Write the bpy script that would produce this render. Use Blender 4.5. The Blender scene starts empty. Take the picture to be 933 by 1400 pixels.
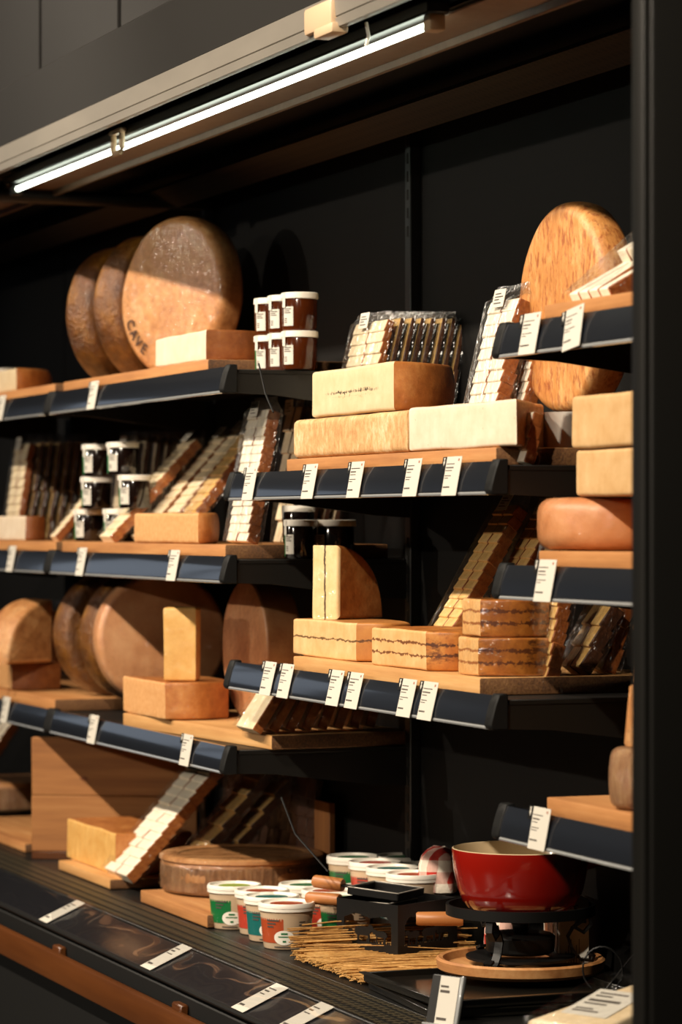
import bpy, bmesh, math, random
from mathutils import Vector, Matrix, noise
random.seed(7)
R_ = math.radians
COL = bpy.context.scene.collection
SC = bpy.context.scene

# ------------------------------------------------------------------ camera
F, CX, HY = 4200.0, 466.5, 717.0
TH = R_(20.81)
CT, ST = math.cos(TH), math.sin(TH)
CAM = Vector((5.446, -1.836, 1.30))
CY = 1.836

def X(u, y):                      # world x of picture column u on the vertical plane y
    p = (u - CX) / F
    d = CY + y
    return CAM.x - d * (CT - p * ST) / (ST + p * CT)
def S(u, y):                      # pixels per metre at that column and depth
    x = X(u, y)
    return F / ((CAM.x - x) * CT + (CY + y) * ST)
def Zc(u, v, y):                  # world height
    return CAM.z - (v - HY) / S(u, y)

cam_d = bpy.data.cameras.new('camera'); cam = bpy.data.objects.new('camera', cam_d); COL.objects.link(cam)
cam.location = CAM; cam.rotation_euler = (R_(90), 0, R_(90) - TH)
cam_d.sensor_width = 36; cam_d.lens = F / 1400 * 36; cam_d.shift_y = 17 / 1400
cam_d.clip_end = 60; cam_d.clip_start = 0.1
cam_d.dof.use_dof = True; cam_d.dof.focus_distance = 5.15; cam_d.dof.aperture_fstop = 5.0
SC.camera = cam

# ------------------------------------------------------------------ materials
def srgb(h):
    h = h.lstrip('#'); c = [int(h[i:i+2], 16) / 255 for i in (0, 2, 4)]
    return tuple(x / 12.92 if x <= .04045 else ((x + .055) / 1.055) ** 2.4 for x in c) + (1,)

class NT:
    def __init__(s, name):
        s.m = bpy.data.materials.new(name); s.m.use_nodes = True
        s.t = s.m.node_tree; s.t.nodes.clear()
        s.out = s.t.nodes.new('ShaderNodeOutputMaterial')
    def n(s, typ, **kw):
        nd = s.t.nodes.new(typ)
        for k, v in kw.items():
            if hasattr(nd, k) and k not in nd.inputs: setattr(nd, k, v)
            else: nd.inputs[k].default_value = v
        return nd
    def l(s, a, b): s.t.links.new(a, b)
    def ramp(s, fac, stops):
        r = s.n('ShaderNodeValToRGB'); e = r.color_ramp.elements
        while len(e) < len(stops): e.new(.5)
        for i, (p, c) in enumerate(stops):
            e[i].position = p; e[i].color = srgb(c) if isinstance(c, str) else (c, c, c, 1)
        s.l(fac, r.inputs[0]); return r.outputs[0]
    def coords(s, scale=(1, 1, 1), kind='Object'):
        tc = s.n('ShaderNodeTexCoord'); mp = s.n('ShaderNodeMapping'); mp.inputs['Scale'].default_value = scale
        s.l(tc.outputs[kind], mp.inputs[0]); return mp.outputs[0]
    def noise(s, vec, scale=5, detail=4, rough=.55):
        nz = s.n('ShaderNodeTexNoise'); nz.inputs['Scale'].default_value = scale; nz.inputs['Detail'].default_value = detail
        nz.inputs['Roughness'].default_value = rough; s.l(vec, nz.inputs['Vector']); return nz.outputs['Fac']
    def math(s, op, a, b=None):
        m = s.n('ShaderNodeMath', operation=op)
        for i, v in enumerate((a, b)):
            if v is None: continue
            if isinstance(v, (int, float)): m.inputs[i].default_value = v
            else: s.l(v, m.inputs[i])
        return m.outputs[0]
    def mix(s, fac, a, b, typ='MIX'):
        m = s.n('ShaderNodeMix', data_type='RGBA', blend_type=typ)
        for i, v in ((0, fac), (6, a), (7, b)):
            if isinstance(v, str): m.inputs[i].default_value = srgb(v)
            elif isinstance(v, (int, float)): m.inputs[i].default_value = v
            else: s.l(v, m.inputs[i])
        return m.outputs[2]
    def bump(s, h, strength=.3, dist=.01):
        b = s.n('ShaderNodeBump'); b.inputs['Strength'].default_value = strength; b.inputs['Distance'].default_value = dist
        s.l(h, b.inputs['Height']); return b.outputs[0]
    def bsdf(s, color, rough=.5, metal=0, coat=0, coat_rough=.1, spec=.5, normal=None, coat_normal=None, sss=0, trans=0, sheen=0):
        p = s.n('ShaderNodeBsdfPrincipled')
        if isinstance(color, str): p.inputs['Base Color'].default_value = srgb(color)
        else: s.l(color, p.inputs['Base Color'])
        p.inputs['Roughness'].default_value = rough; p.inputs['Metallic'].default_value = metal
        p.inputs['Coat Weight'].default_value = coat; p.inputs['Coat Roughness'].default_value = coat_rough
        p.inputs['Specular IOR Level'].default_value = spec; p.inputs['Transmission Weight'].default_value = trans
        if normal: s.l(normal, p.inputs['Normal'])
        if coat_normal: s.l(coat_normal, p.inputs['Coat Normal'])
        s.l(p.outputs[0], s.out.inputs[0]); return s.m

def plain(name, c, rough=.5, **k): return NT(name).bsdf(c, rough, **k)

def speckled(name, stops, scale=18, stretch=(1, 1, 1), rough=.55, bump=.25, wrap=0, big=4, fine=120, bdist=.004, stain=None):
    """organic surface: mixed noises through a colour ramp; wrap > 0 lays a clear film on it as a coat with creases"""
    t = NT(name); v = t.coords(stretch); scale *= 3.2; big *= 2.5
    a = t.noise(v, scale, 8, .68); b = t.noise(v, big, 3)
    f = t.math('ADD', t.math('MULTIPLY', a, .6), t.math('MULTIPLY', b, .4))
    c = t.ramp(f, stops)
    if stain:
        s2 = t.noise(v, scale * 1.6, 6, .7)
        c = t.mix(t.ramp(s2, [(.51, 0.0), (.62, stain[1])]), c, stain[0])
    nb = t.bump(t.math('ADD', a, t.math('MULTIPLY', t.noise(v, fine, 2), .5)), bump, bdist)
    cn = None
    if wrap:
        w = t.noise(t.coords((1, 1, 1.6)), 60, 4, .6); w2 = t.noise(t.coords(), 18, 1)
        cn = t.bump(t.math('ADD', w, t.math('MULTIPLY', w2, 1.5)), .9, .016)
    return t.bsdf(c, rough, normal=nb, coat=wrap, coat_rough=.07, coat_normal=cn)

def paste(name, stops, scale=9, lines=(), holes=0, hole_c='8a6a3c', wrap=0, marble=None, rough=.5, wob=.004):
    t = NT(name); v = t.coords()
    c = t.ramp(t.noise(v, scale * 3, 7, .62), stops)
    if holes:
        vo = t.n('ShaderNodeTexVoronoi'); vo.inputs['Scale'].default_value = holes * 3.5; t.l(v, vo.inputs['Vector'])
        rnd = t.n('ShaderNodeSeparateColor'); t.l(vo.outputs['Color'], rnd.inputs[0])
        msk = t.math('MULTIPLY', t.math('LESS_THAN', vo.outputs['Distance'], .13), t.math('GREATER_THAN', rnd.outputs[0], .72))
        c = t.mix(t.math('MULTIPLY', msk, .6), c, hole_c)
    if lines:
        sep = t.n('ShaderNodeSeparateXYZ'); t.l(t.coords(), sep.inputs[0])
        wv = t.noise(v, 34, 5, .65)
        for ax, pos, wid, colr, breakup, *half in lines:
            z = t.math('ADD', sep.outputs[ax], t.math('MULTIPLY', t.math('SUBTRACT', wv, .5), wob * 4))
            d = t.math('ABSOLUTE', t.math('SUBTRACT', z, pos))
            nn = t.noise(v, 130, 4, .7)
            width = t.math('MULTIPLY', t.ramp(nn, [(breakup, 0.0), (min(1, breakup + .25), 1.0)]), wid * 2)
            edge = t.math('SUBTRACT', 1.0, t.math('MINIMUM', t.math('DIVIDE', d, t.math('ADD', width, 1e-4)), 1.0))
            k = t.math('MINIMUM', t.math('MULTIPLY', edge, 2.2), .95)
            if half:
                k = t.math('MULTIPLY', k, t.math('MAXIMUM', t.math('SUBTRACT', 1.0, t.math('POWER', t.math('DIVIDE', t.math('ABSOLUTE', sep.outputs[0]), half[0]), 4)), 0.0))
            c = t.mix(k, c, colr)
    if marble:
        ms = t.ramp(t.noise(t.coords((1, 1, 2.2)), marble[1] * 2.2, 6, .7), [(.52, 0.0), (.66, .9)])
        c = t.mix(ms, c, marble[0])
    nb = t.bump(t.noise(v, 90, 3), .12, .003)
    cn = None
    if wrap: cn = t.bump(t.noise(t.coords((1, 1, 1.5)), 50, 4), .5, .012)
    return t.bsdf(c, rough, normal=nb, coat=wrap, coat_rough=.12, coat_normal=cn)

def wood(name, stops, axis=0, scale=1.0, rough=.6, bump=.15):
    sc = [26 * scale] * 3; sc[axis] = 1.6 * scale
    t = NT(name); v = t.coords(tuple(sc)); a = t.noise(v, 1.6, 6, .65)
    b = t.noise(t.coords(tuple(x * .22 for x in sc)), 1.5, 3)
    f = t.math('ADD', t.math('MULTIPLY', a, .62), t.math('MULTIPLY', b, .38))
    c = t.ramp(f, stops)
    return t.bsdf(c, rough, normal=t.bump(a, bump, .003))

def film(name, tint='ffffff', strength=.16, base=.05, crease=30, rough=.12):
    t = NT(name)
    nb = t.bump(t.noise(t.coords((1, 1, .6)), crease, 3, .6), .8, .02)
    lw = t.n('ShaderNodeLayerWeight'); lw.inputs['Blend'].default_value = .35; t.l(nb, lw.inputs['Normal'])
    fac = t.math('ADD', t.math('MULTIPLY', lw.outputs['Facing'], strength), base)
    tr = t.n('ShaderNodeBsdfTransparent'); tr.inputs[0].default_value = srgb(tint)
    gl = t.n('ShaderNodeBsdfGlossy'); gl.inputs['Roughness'].default_value = rough; t.l(nb, gl.inputs['Normal'])
    mx = t.n('ShaderNodeMixShader'); t.l(fac, mx.inputs[0]); t.l(tr.outputs[0], mx.inputs[1]); t.l(gl.outputs[0], mx.inputs[2])
    t.l(mx.outputs[0], t.out.inputs[0]); return t.m

def emit(name, c, s):
    t = NT(name); e = t.n('ShaderNodeEmission'); e.inputs[0].default_value = srgb(c); e.inputs[1].default_value = s
    t.l(e.outputs[0], t.out.inputs[0]); return t.m

def checks(name, a, b, size):
    """woven gingham: two crossing sets of stripes"""
    t = NT(name); sep = t.n('ShaderNodeSeparateXYZ'); t.l(t.coords((1 / size,) * 3), sep.inputs[0])
    ax = t.math('ADD', sep.outputs[0], sep.outputs[1])
    s1 = t.math('GREATER_THAN', t.math('FRACT', t.math('MULTIPLY', ax, .5)), .5)
    s2 = t.math('GREATER_THAN', t.math('FRACT', t.math('MULTIPLY', sep.outputs[2], .5)), .5)
    c = t.mix(t.math('MULTIPLY', t.math('ADD', s1, s2), .5), a, b)
    return t.bsdf(c, .85, normal=t.bump(t.noise(t.coords(), 30, 4), .5, .01))

def dotted(name, base, hole, pitch, rad, axes=(0, 2), rough=.5, stagger=False, spec=.4):
    """punched sheet: rows of small round holes"""
    t = NT(name); sep = t.n('ShaderNodeSeparateXYZ'); t.l(t.coords(), sep.inputs[0])
    q = []
    for k, (ax, p) in enumerate(zip(axes, pitch)):
        q.append(t.math('MULTIPLY', t.math('SUBTRACT', t.math('FRACT', t.math('DIVIDE', sep.outputs[ax], p)), .5), p))
    d = t.math('SQRT', t.math('ADD', t.math('POWER', q[0], 2), t.math('POWER', q[1], 2)))
    m = t.math('LESS_THAN', d, rad)
    return t.bsdf(t.mix(m, base, hole), rough, spec=spec)

MT = {}
MT['black'] = plain('black_coated_steel', '#0f0e0b', .45)
MT['black_matt'] = plain('matt_black_steel', '#070706', .65, spec=.3)
MT['back'] = dotted('punched_back_sheet', '#070605', '#020202', (.02, .075), .0045, rough=.7, spec=.2)
MT['rail'] = plain('blue_black_price_rail', '#1a1d23', .28, coat=1, coat_rough=.06)
MT['base_rail'] = plain('grey_black_tag_rail', '#26262a', .3, coat=1, coat_rough=.08)
MT['lip'] = plain('clear_plastic_lip', '#9a9c9c', .2, coat=1)
MT['card'] = plain('white_paper_card', '#cbc6ba', .6)
MT['ink'] = plain('dark_print_ink', '#4a433c', .7)
MT['ink_red'] = plain('red_print_ink', '#a06a55', .7)
MT['white_plastic'] = plain('white_plastic', '#efe9dc', .35)
MT['cream_plastic'] = plain('cream_tub_plastic', '#cdb394', .4, coat=.4)
MT['green'] = plain('green_print', '#0d6a34', .4, coat=.4)
MT['red'] = plain('red_print', '#b23a26', .4, coat=.4)
MT['teal'] = plain('teal_print', '#0f6460', .4, coat=.4)
MT['orange'] = plain('orange_print', '#a8451f', .4, coat=.4)
MT['lime'] = plain('lime_print', '#8fa03c', .4)
MT['honey'] = speckled('honey_in_clear_jar', [(.3, '#2c1005'), (.7, '#52240b')], 2, rough=.12, bump=0)
MT['jam'] = plain('dark_jam_in_jar', '#140a07', .12, coat=1, coat_rough=.05)
MT['wood'] = wood('oiled_beech_board', [(.3, '#8a5730'), (.5, '#b27a46'), (.68, '#c99660')], 0)
MT['wood_y'] = wood('oiled_beech_panel', [(.3, '#7d4c25'), (.5, '#a46c38'), (.7, '#bd8850')], 1, .7)
MT['wood_pale'] = wood('pale_sawn_board', [(.3, '#a5723f'), (.5, '#c8965c'), (.7, '#ddb47c')], 0)
MT['wood_end'] = speckled('sawn_end_grain', [(.35, '#3c2410'), (.5, '#6a4524'), (.65, '#8a6238')], 90, (1, 1, 1), .7, .4)
MT['wood_dark'] = wood('stained_wood_rail', [(.3, '#452209'), (.6, '#5e3414'), (.8, '#6e411c')], 0, .6, .35)
MT['handle'] = wood('turned_beech_handle', [(.3, '#97592c'), (.6, '#b87a45'), (.8, '#c58c56')], 1, .8, .4)
MT['steel'] = plain('brushed_steel', '#c9c2b6', .42, metal=.75)
MT['alu'] = speckled('grey_aluminium_profile', [(.35, '#6f6a62'), (.65, '#827c72')], 1, (.3, 1, 1), .42, .02)
MT['canopy'] = plain('brown_grey_canopy_sheet', '#120f0b', .5)
MT['canopy_under'] = speckled('brown_canopy_underside', [(.35, '#7a5e48'), (.65, '#8c705a')], 14, rough=.45, bump=.05)
MT['clip'] = plain('cream_plastic_clip', '#c9ad8c', .4)
MT['film'] = film('clear_food_film')
MT['wrap_film'] = film('creased_wrap_film', strength=.16, base=.035, crease=26, rough=.09)
MT['reflection_glow'] = emit('added_reflection_glow', '#d5e4f8', .55)  # added glow out of view, gives the rails their bluish reflections
MT['film_matt'] = film('clear_bag_top', strength=.30, base=.09, crease=45, rough=.25)
MT['iron'] = plain('black_cast_iron', '#0a0908', .45, spec=.35)
MT['red_enamel'] = plain('red_enamel', '#85130a', .2, coat=1, coat_rough=.04)
MT['cream_enamel'] = plain('cream_enamel', '#d6bf98', .25, coat=.6)
MT['gingham'] = checks('red_gingham_cloth', '#e6dccb', '#a82214', .021)
MT['straw'] = speckled('dry_straw', [(.3, '#8a5c2c'), (.5, '#c0904e'), (.7, '#dcb474')], 30, rough=.7, bump=.2)
MT['tray'] = plain('black_plastic_tray', '#15130f', .3, coat=.5)
MT['grille'] = dotted('perforated_black_grille', '#3f3829', '#020202', (.022, .0125), .0052, axes=(0, 1), rough=.45)
MT['floor'] = speckled('dark_stone_floor', [(.3, '#1d1b16'), (.7, '#2a2820')], 4, rough=.4, bump=.02)
MT['upper'] = plain('brown_grey_wall_panel', '#110e0b', .6)
MT['tube'] = emit('lit_tube', '#f1fbe6', 7.0)
MT['seam'] = plain('dark_seam', '#100e0b', .7)

# cheeses: rinds
MT['rind_tan'] = speckled('tan_washed_rind', [(.34, '#a2683a'), (.5, '#c08650'), (.66, '#d3a470')], 14, rough=.5, bump=.35, wrap=.3, stain=('#7a4420', .35))
MT['rind_orange'] = speckled('orange_rind', [(.32, '#8c4d20'), (.5, '#b06a30'), (.68, '#c98a4c')], 12, rough=.5, bump=.35, wrap=.35)
MT['rind_brown'] = speckled('brown_rind', [(.3, '#5e3114'), (.5, '#84491f'), (.7, '#9c6030')], 12, rough=.5, bump=.4, wrap=.35)
MT['rind_gold'] = speckled('dark_golden_rind', [(.3, '#2c1604'), (.5, '#6b3f10'), (.7, '#a06c22')], 6, rough=.35, bump=.9, wrap=.5, bdist=.01)
MT['rind_pale'] = speckled('pale_dusty_rind', [(.34, '#b07c48'), (.5, '#cfa36e'), (.64, '#e2c59a')], 22, (1, 1, .6), .6, .5, stain=('#a9703c', .4))
MT['rind_sheen'] = speckled('smooth_wrapped_rind', [(.3, '#9c5f36'), (.5, '#b97a4c'), (.7, '#c98e60')], 6, rough=.45, bump=.15, wrap=.6)
MT['stamp'] = plain('dark_brown_stamp', '#3a1c0c', .7)
MT['rind_wheel'] = speckled('smooth_tan_wheel_rind', [(.3, '#ad6e46'), (.5, '#cb9062'), (.7, '#dba678')], 6, rough=.42, bump=.15, wrap=.6)
MT['rind_pit'] = speckled('scratched_pitted_rind', [(.32, '#a2642c'), (.5, '#c8894a'), (.66, '#e0b175')], 20, (1, 1, .35), .45, .5, wrap=.3, stain=('#8a3d1a', .75))
MT['bark'] = speckled('spruce_bark_band', [(.3, '#5d3a20'), (.5, '#8e6440'), (.7, '#b08a60')], 26, (1.6, 1.6, .25), .65, .9, wrap=.5, bdist=.008)
MT['crust'] = speckled('wrinkled_bloomy_crust', [(.3, '#8a5630'), (.5, '#b27d4d'), (.7, '#c99a6a')], 10, rough=.45, bump=.3, wrap=.9)
# cheeses: pastes
MT['paste_ivory'] = paste('ivory_cut_face', [(.3, '#cdb58d'), (.7, '#dcc8a6')], holes=14, hole_c='#b08e60')
MT['paste_white'] = paste('white_cut_face', [(.3, '#d8c2a6'), (.7, '#e6d5bd')], holes=22, hole_c='#c09c78')
MT['paste_yellow'] = paste('yellow_cut_face', [(.3, '#bd9460'), (.7, '#d2ae7e')])
MT['paste_gold'] = paste('golden_cut_face', [(.3, '#d39a4c'), (.7, '#e8bb70')], wrap=.4)
MT['paste_tan'] = paste('tan_cut_face', [(.3, '#c88d54'), (.7, '#dcaa74')], scale=30)
MT['paste_slice'] = paste('pale_slice_paste', [(.3, '#e2cba0'), (.7, '#efdfc0')], 20)
MT['paste_slice_w'] = paste('white_slice_paste', [(.3, '#f2e4c8'), (.7, '#fdf5e4')], 20)
MT['paste_slice_y'] = paste('yellow_slice_paste', [(.3, '#c99a52'), (.7, '#e2be7c')], 20)
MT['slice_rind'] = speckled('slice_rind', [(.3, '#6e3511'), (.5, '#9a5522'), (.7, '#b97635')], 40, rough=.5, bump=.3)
MT['slice_rind_shaded'] = speckled('shaded_slice_rind', [(.3, '#2c1609'), (.5, '#4a2812'), (.7, '#6a401d')], 40, rough=.5, bump=.3)  # darker copy of slice_rind: shade among the packs put into the colour
# ------------------------------------------------------------------ mesh helpers
class B:
    def __init__(s): s.bm = bmesh.new()
    def _add(s, b2, M=None, mat=None):
        if M is not None: bmesh.ops.transform(b2, matrix=M, verts=b2.verts)
        if mat is not None:
            for f in b2.faces: f.material_index = mat
        me = bpy.data.meshes.new('tmp'); b2.to_mesh(me); b2.free(); s.bm.from_mesh(me); bpy.data.meshes.remove(me); return s
    def box(s, lo, hi, bev=0, seg=2, M=None, mat=None):
        b2 = bmesh.new(); bmesh.ops.create_cube(b2, size=1)
        lo, hi = Vector(lo), Vector(hi)
        for v in b2.verts: v.co = Vector([lo[i] + (v.co[i] + .5) * (hi[i] - lo[i]) for i in range(3)])
        if bev: bmesh.ops.bevel(b2, geom=list(b2.edges), offset=bev, segments=seg, affect='EDGES', profile=.5)
        return s._add(b2, M, mat)
    def poly(s, pts, depth, M=None, mat=None, bev=0):
        """flat outline in XY, extruded depth along +Z"""
        b2 = bmesh.new(); vs = [b2.verts.new((p[0], p[1], 0)) for p in pts]; f = b2.faces.new(vs)
        r = bmesh.ops.extrude_face_region(b2, geom=[f])
        for v in r['geom']:
            if isinstance(v, bmesh.types.BMVert): v.co.z += depth
        bmesh.ops.recalc_face_normals(b2, faces=b2.faces)
        if bev: bmesh.ops.bevel(b2, geom=list(b2.edges), offset=bev, segments=1, affect='EDGES')
        return s._add(b2, M, mat)
    def lathe(s, prof, n=48, M=None, mat=None, amp=0, wob=None):
        """profile of (radius, z[, mat])"""
        b2 = bmesh.new(); rings = []
        for p in prof:
            r, z = p[0], p[1]
            if r < 1e-6: rings.append([b2.verts.new((0, 0, z))])
            else:
                ring = []
                for k in range(n):
                    a = 2 * math.pi * k / n; rr = r * (1 + (wob(a, z) if wob else 0))
                    ring.append(b2.verts.new((rr * math.cos(a), rr * math.sin(a), z)))
                rings.append(ring)
        for i in range(len(rings) - 1):
            A, Bq = rings[i], rings[i + 1]
            for k in range(n):
                k2 = (k + 1) % n
                if len(A) == 1 and len(Bq) == 1: continue
                if len(A) == 1: f = b2.faces.new((A[0], Bq[k2], Bq[k]))
                elif len(Bq) == 1: f = b2.faces.new((A[k], A[k2], Bq[0]))
                else: f = b2.faces.new((A[k], A[k2], Bq[k2], Bq[k]))
                if len(prof[i]) > 2: f.material_index = prof[i][2]
        if amp:
            for v in b2.verts: v.co += noise.noise_vector(v.co * 14) * amp
        bmesh.ops.recalc_face_normals(b2, faces=b2.faces)
        return s._add(b2, M, mat)
    def tube(s, pts, r, n=8, M=None, mat=None):
        b2 = bmesh.new(); pts = [Vector(p) for p in pts]; rings = []
        for i, p in enumerate(pts):
            t = (pts[min(i + 1, len(pts) - 1)] - pts[max(i - 1, 0)]).normalized()
            a = t.cross(Vector((0, 0, 1)) if abs(t.z) < .9 else Vector((1, 0, 0))).normalized(); b = t.cross(a)
            rr = r[i] if isinstance(r, (list, tuple)) else r
            rings.append([b2.verts.new(p + (a * math.cos(2 * math.pi * k / n) + b * math.sin(2 * math.pi * k / n)) * rr) for k in range(n)])
        for A, C in zip(rings, rings[1:]):
            for k in range(n): b2.faces.new((A[k], A[(k + 1) % n], C[(k + 1) % n], C[k]))
        b2.faces.new(rings[0]); b2.faces.new(rings[-1])
        bmesh.ops.recalc_face_normals(b2, faces=b2.faces)
        return s._add(b2, M, mat)
    def patch(s, rf, a0, a1, z0, z1, off=.0006, na=14, nz=5, oval=False, M=None, mat=None, round_=0):
        """a sticker bent round a jar or tub; rf(z) is the wall's radius"""
        b2 = bmesh.new(); g = []
        for j in range(nz + 1):
            row = []
            for i in range(na + 1):
                p, q = i / na, j / nz
                if oval:
                    P, Q = 2 * p - 1, 2 * q - 1
                    p = .5 + .5 * P * math.sqrt(1 - Q * Q / 2); q = .5 + .5 * Q * math.sqrt(1 - P * P / 2)
                a, z = a0 + (a1 - a0) * p, z0 + (z1 - z0) * q
                r = rf(z) + off; row.append(b2.verts.new((r * math.cos(a), r * math.sin(a), z)))
            g.append(row)
        for j in range(nz):
            for i in range(na): b2.faces.new((g[j][i], g[j][i + 1], g[j + 1][i + 1], g[j + 1][i]))
        bmesh.ops.recalc_face_normals(b2, faces=b2.faces)
        return s._add(b2, M, mat)
    def obj(s, name, mats, parent=None, ang=40, loc=None):
        me = bpy.data.meshes.new(name)
        for f in s.bm.faces: f.smooth = True
        s.bm.to_mesh(me); s.bm.free()
        for m in (mats if isinstance(mats, (list, tuple)) else [mats]): me.materials.append(MT[m] if isinstance(m, str) else m)
        me.set_sharp_from_angle(angle=R_(ang))
        o = bpy.data.objects.new(name, me); COL.objects.link(o)
        if parent: o.parent = parent
        if loc is not None: o.location = loc
        return o

def tag(o, label, cat, group=None, kind=None):
    if label: o['label'] = label
    if cat: o['category'] = cat
    if group: o['group'] = group
    if kind: o['kind'] = kind
    return o
def thing(name, label, cat, loc=(0, 0, 0), rz=0, group=None):
    o = bpy.data.objects.new(name, None); COL.objects.link(o); o.empty_display_size = .03
    o.location = loc; o.rotation_euler = (0, 0, rz); return tag(o, label, cat, group)
def struct(o): o['kind'] = 'structure'; return o
def kids(o): return [c for c in bpy.data.objects if c.parent == o]
def copy_tree(o, parent=None):
    c = o.copy(); COL.objects.link(c)
    if parent: c.parent = parent
    for ch in kids(o): copy_tree(ch, c)
    return c
def dup(o, loc, rot=None, label=None):
    c = copy_tree(o); c.location = loc
    if rot is not None: c.rotation_euler = rot
    if label: c['label'] = label
    return c
def text_mesh(name, s, size, mat, M, parent=None, depth=.0004):
    cu = bpy.data.curves.new('t', 'FONT'); cu.body = s; cu.size = size; cu.align_x = 'CENTER'; cu.align_y = 'CENTER'; cu.extrude = depth
    to = bpy.data.objects.new('t', cu); COL.objects.link(to)
    me = bpy.data.meshes.new_from_object(to.evaluated_get(bpy.context.evaluated_depsgraph_get()))
    bpy.data.objects.remove(to); me.name = name; me.transform(M); me.materials.clear(); me.materials.append(MT[mat])
    o = bpy.data.objects.new(name, me); COL.objects.link(o)
    if parent: o.parent = parent
    return o
RX = lambda d: Matrix.Rotation(R_(d), 4, 'X')
RY = lambda d: Matrix.Rotation(R_(d), 4, 'Y')
RZ = lambda d: Matrix.Rotation(R_(d), 4, 'Z')
T = lambda x, y, z: Matrix.Translation((x, y, z))

# ------------------------------------------------------------------ cheese shapes
def seg(p, q, n): return [(p[0] + (q[0] - p[0]) * k / n, p[1] + (q[1] - p[1]) * k / n) for k in range(n)]
def half_outline(r, ry=None):                    # cut face along y=0 facing -y, rind behind
    ry = ry or r
    pts = [(p, 1) for p in seg((-r, 0), (r, 0), 22)]
    return pts + [((r * math.cos(math.pi * k / 40), ry * math.sin(math.pi * k / 40)), 0) for k in range(40)]
def wedge_outline(w, d, bow=.02, tip=0):         # block: cut face in front, rind on the right and behind
    pts = [(p, 1) for p in seg((-w / 2, 0), (w / 2, 0), 16)]
    pts += [(p, 0) for p in seg((w / 2, 0), (w / 2 - tip, d), 14)]
    pts += [(p, 0) for p in seg((w / 2 - tip, d), (-w / 2 + tip, d), 16)]
    pts += [(p, 1) for p in seg((-w / 2 + tip, d), (-w / 2, 0), 14)]
    out = []
    for (x, y), t in pts:
        out.append(((x + (bow * math.sin(math.pi * y / d) if x > 0 else 0), y + (bow * (1 - (2 * x / w) ** 2) if y > d * .98 else 0)), t))
    return out
def quarter_outline(r):                          # right-angled corner at the origin
    pts = [(p, 1) for p in seg((0, 0), (r, 0), 18)]
    pts += [((r * math.cos(math.pi / 2 * k / 26), r * math.sin(math.pi / 2 * k / 26)), 0) for k in range(26)]
    return pts + [(p, 1) for p in seg((0, r), (0, 0), 18)]
def round_outline(r, n=72): return [((r * math.cos(2 * math.pi * k / n), r * math.sin(2 * math.pi * k / n)), 0) for k in range(n)]

def cheese_parts(outline, h, bev, M=Matrix(), amp=.002, bulge=.0, parent=None, mats=('rind_tan', 'paste_ivory'), names=('rind', 'cut_face'), freq=11, cap_tag=0):
    pts = [Vector((p[0], p[1])) for p, _ in outline]; tg = [t for _, t in outline]; n = len(pts)
    nor = []
    for i in range(n):
        a = (pts[i] - pts[i - 1]); b = (pts[(i + 1) % n] - pts[i])
        na = Vector((a.y, -a.x)).normalized(); nb = Vector((b.y, -b.x)).normalized()
        m = (na + nb); m = m.normalized() / max(.45, math.sqrt(max(.01, (1 + na.dot(nb)) / 2))) if m.length > 1e-6 else na
        nor.append(m)
    prof = []
    k_ = 4
    for k in range(k_ + 1):
        a = math.pi / 2 * k / k_; prof.append((bev * (1 - math.sin(a)), bev * (1 - math.cos(a))))
    nm = 6
    for k in range(1, nm): prof.append((0, bev + (h - 2 * bev) * k / nm))
    for k in range(k_ + 1):
        a = math.pi / 2 * (1 - k / k_); prof.append((bev * (1 - math.sin(a)), h - bev * (1 - math.cos(a))))
    sd = random.random() * 50
    rings = []
    for ins, z in prof:
        ring = []
        for i in range(n):
            bl = bulge * math.sin(math.pi * min(1, max(0, z / h))) if (tg[i] == 0 and tg[i - 1] == 0) else 0
            p = pts[i] - nor[i] * (ins - bl)
            v = Vector((p.x, p.y, z)); v += noise.noise_vector((v + Vector((sd, 0, 0))) * freq) * amp
            ring.append(M @ v)
        rings.append(ring)
    res = []
    for t in (0, 1):
        b = B(); bm = b.bm; cache = {}
        def V(r, i):
            if (r, i) not in cache: cache[(r, i)] = bm.verts.new(rings[r][i])
            return cache[(r, i)]
        cnt = 0
        for r in range(len(rings) - 1):
            for i in range(n):
                if tg[i] == t:
                    j = (i + 1) % n; bm.faces.new((V(r, i), V(r, j), V(r + 1, j), V(r + 1, i))); cnt += 1
        if cap_tag == t:
            bm.faces.new([V(0, i) for i in reversed(range(n))]); bm.faces.new([V(len(rings) - 1, i) for i in range(n)]); cnt += 1
        if cnt: res.append(b.obj(names[t], mats[t], parent, 50))
        else: bm.free()
    return res

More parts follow.
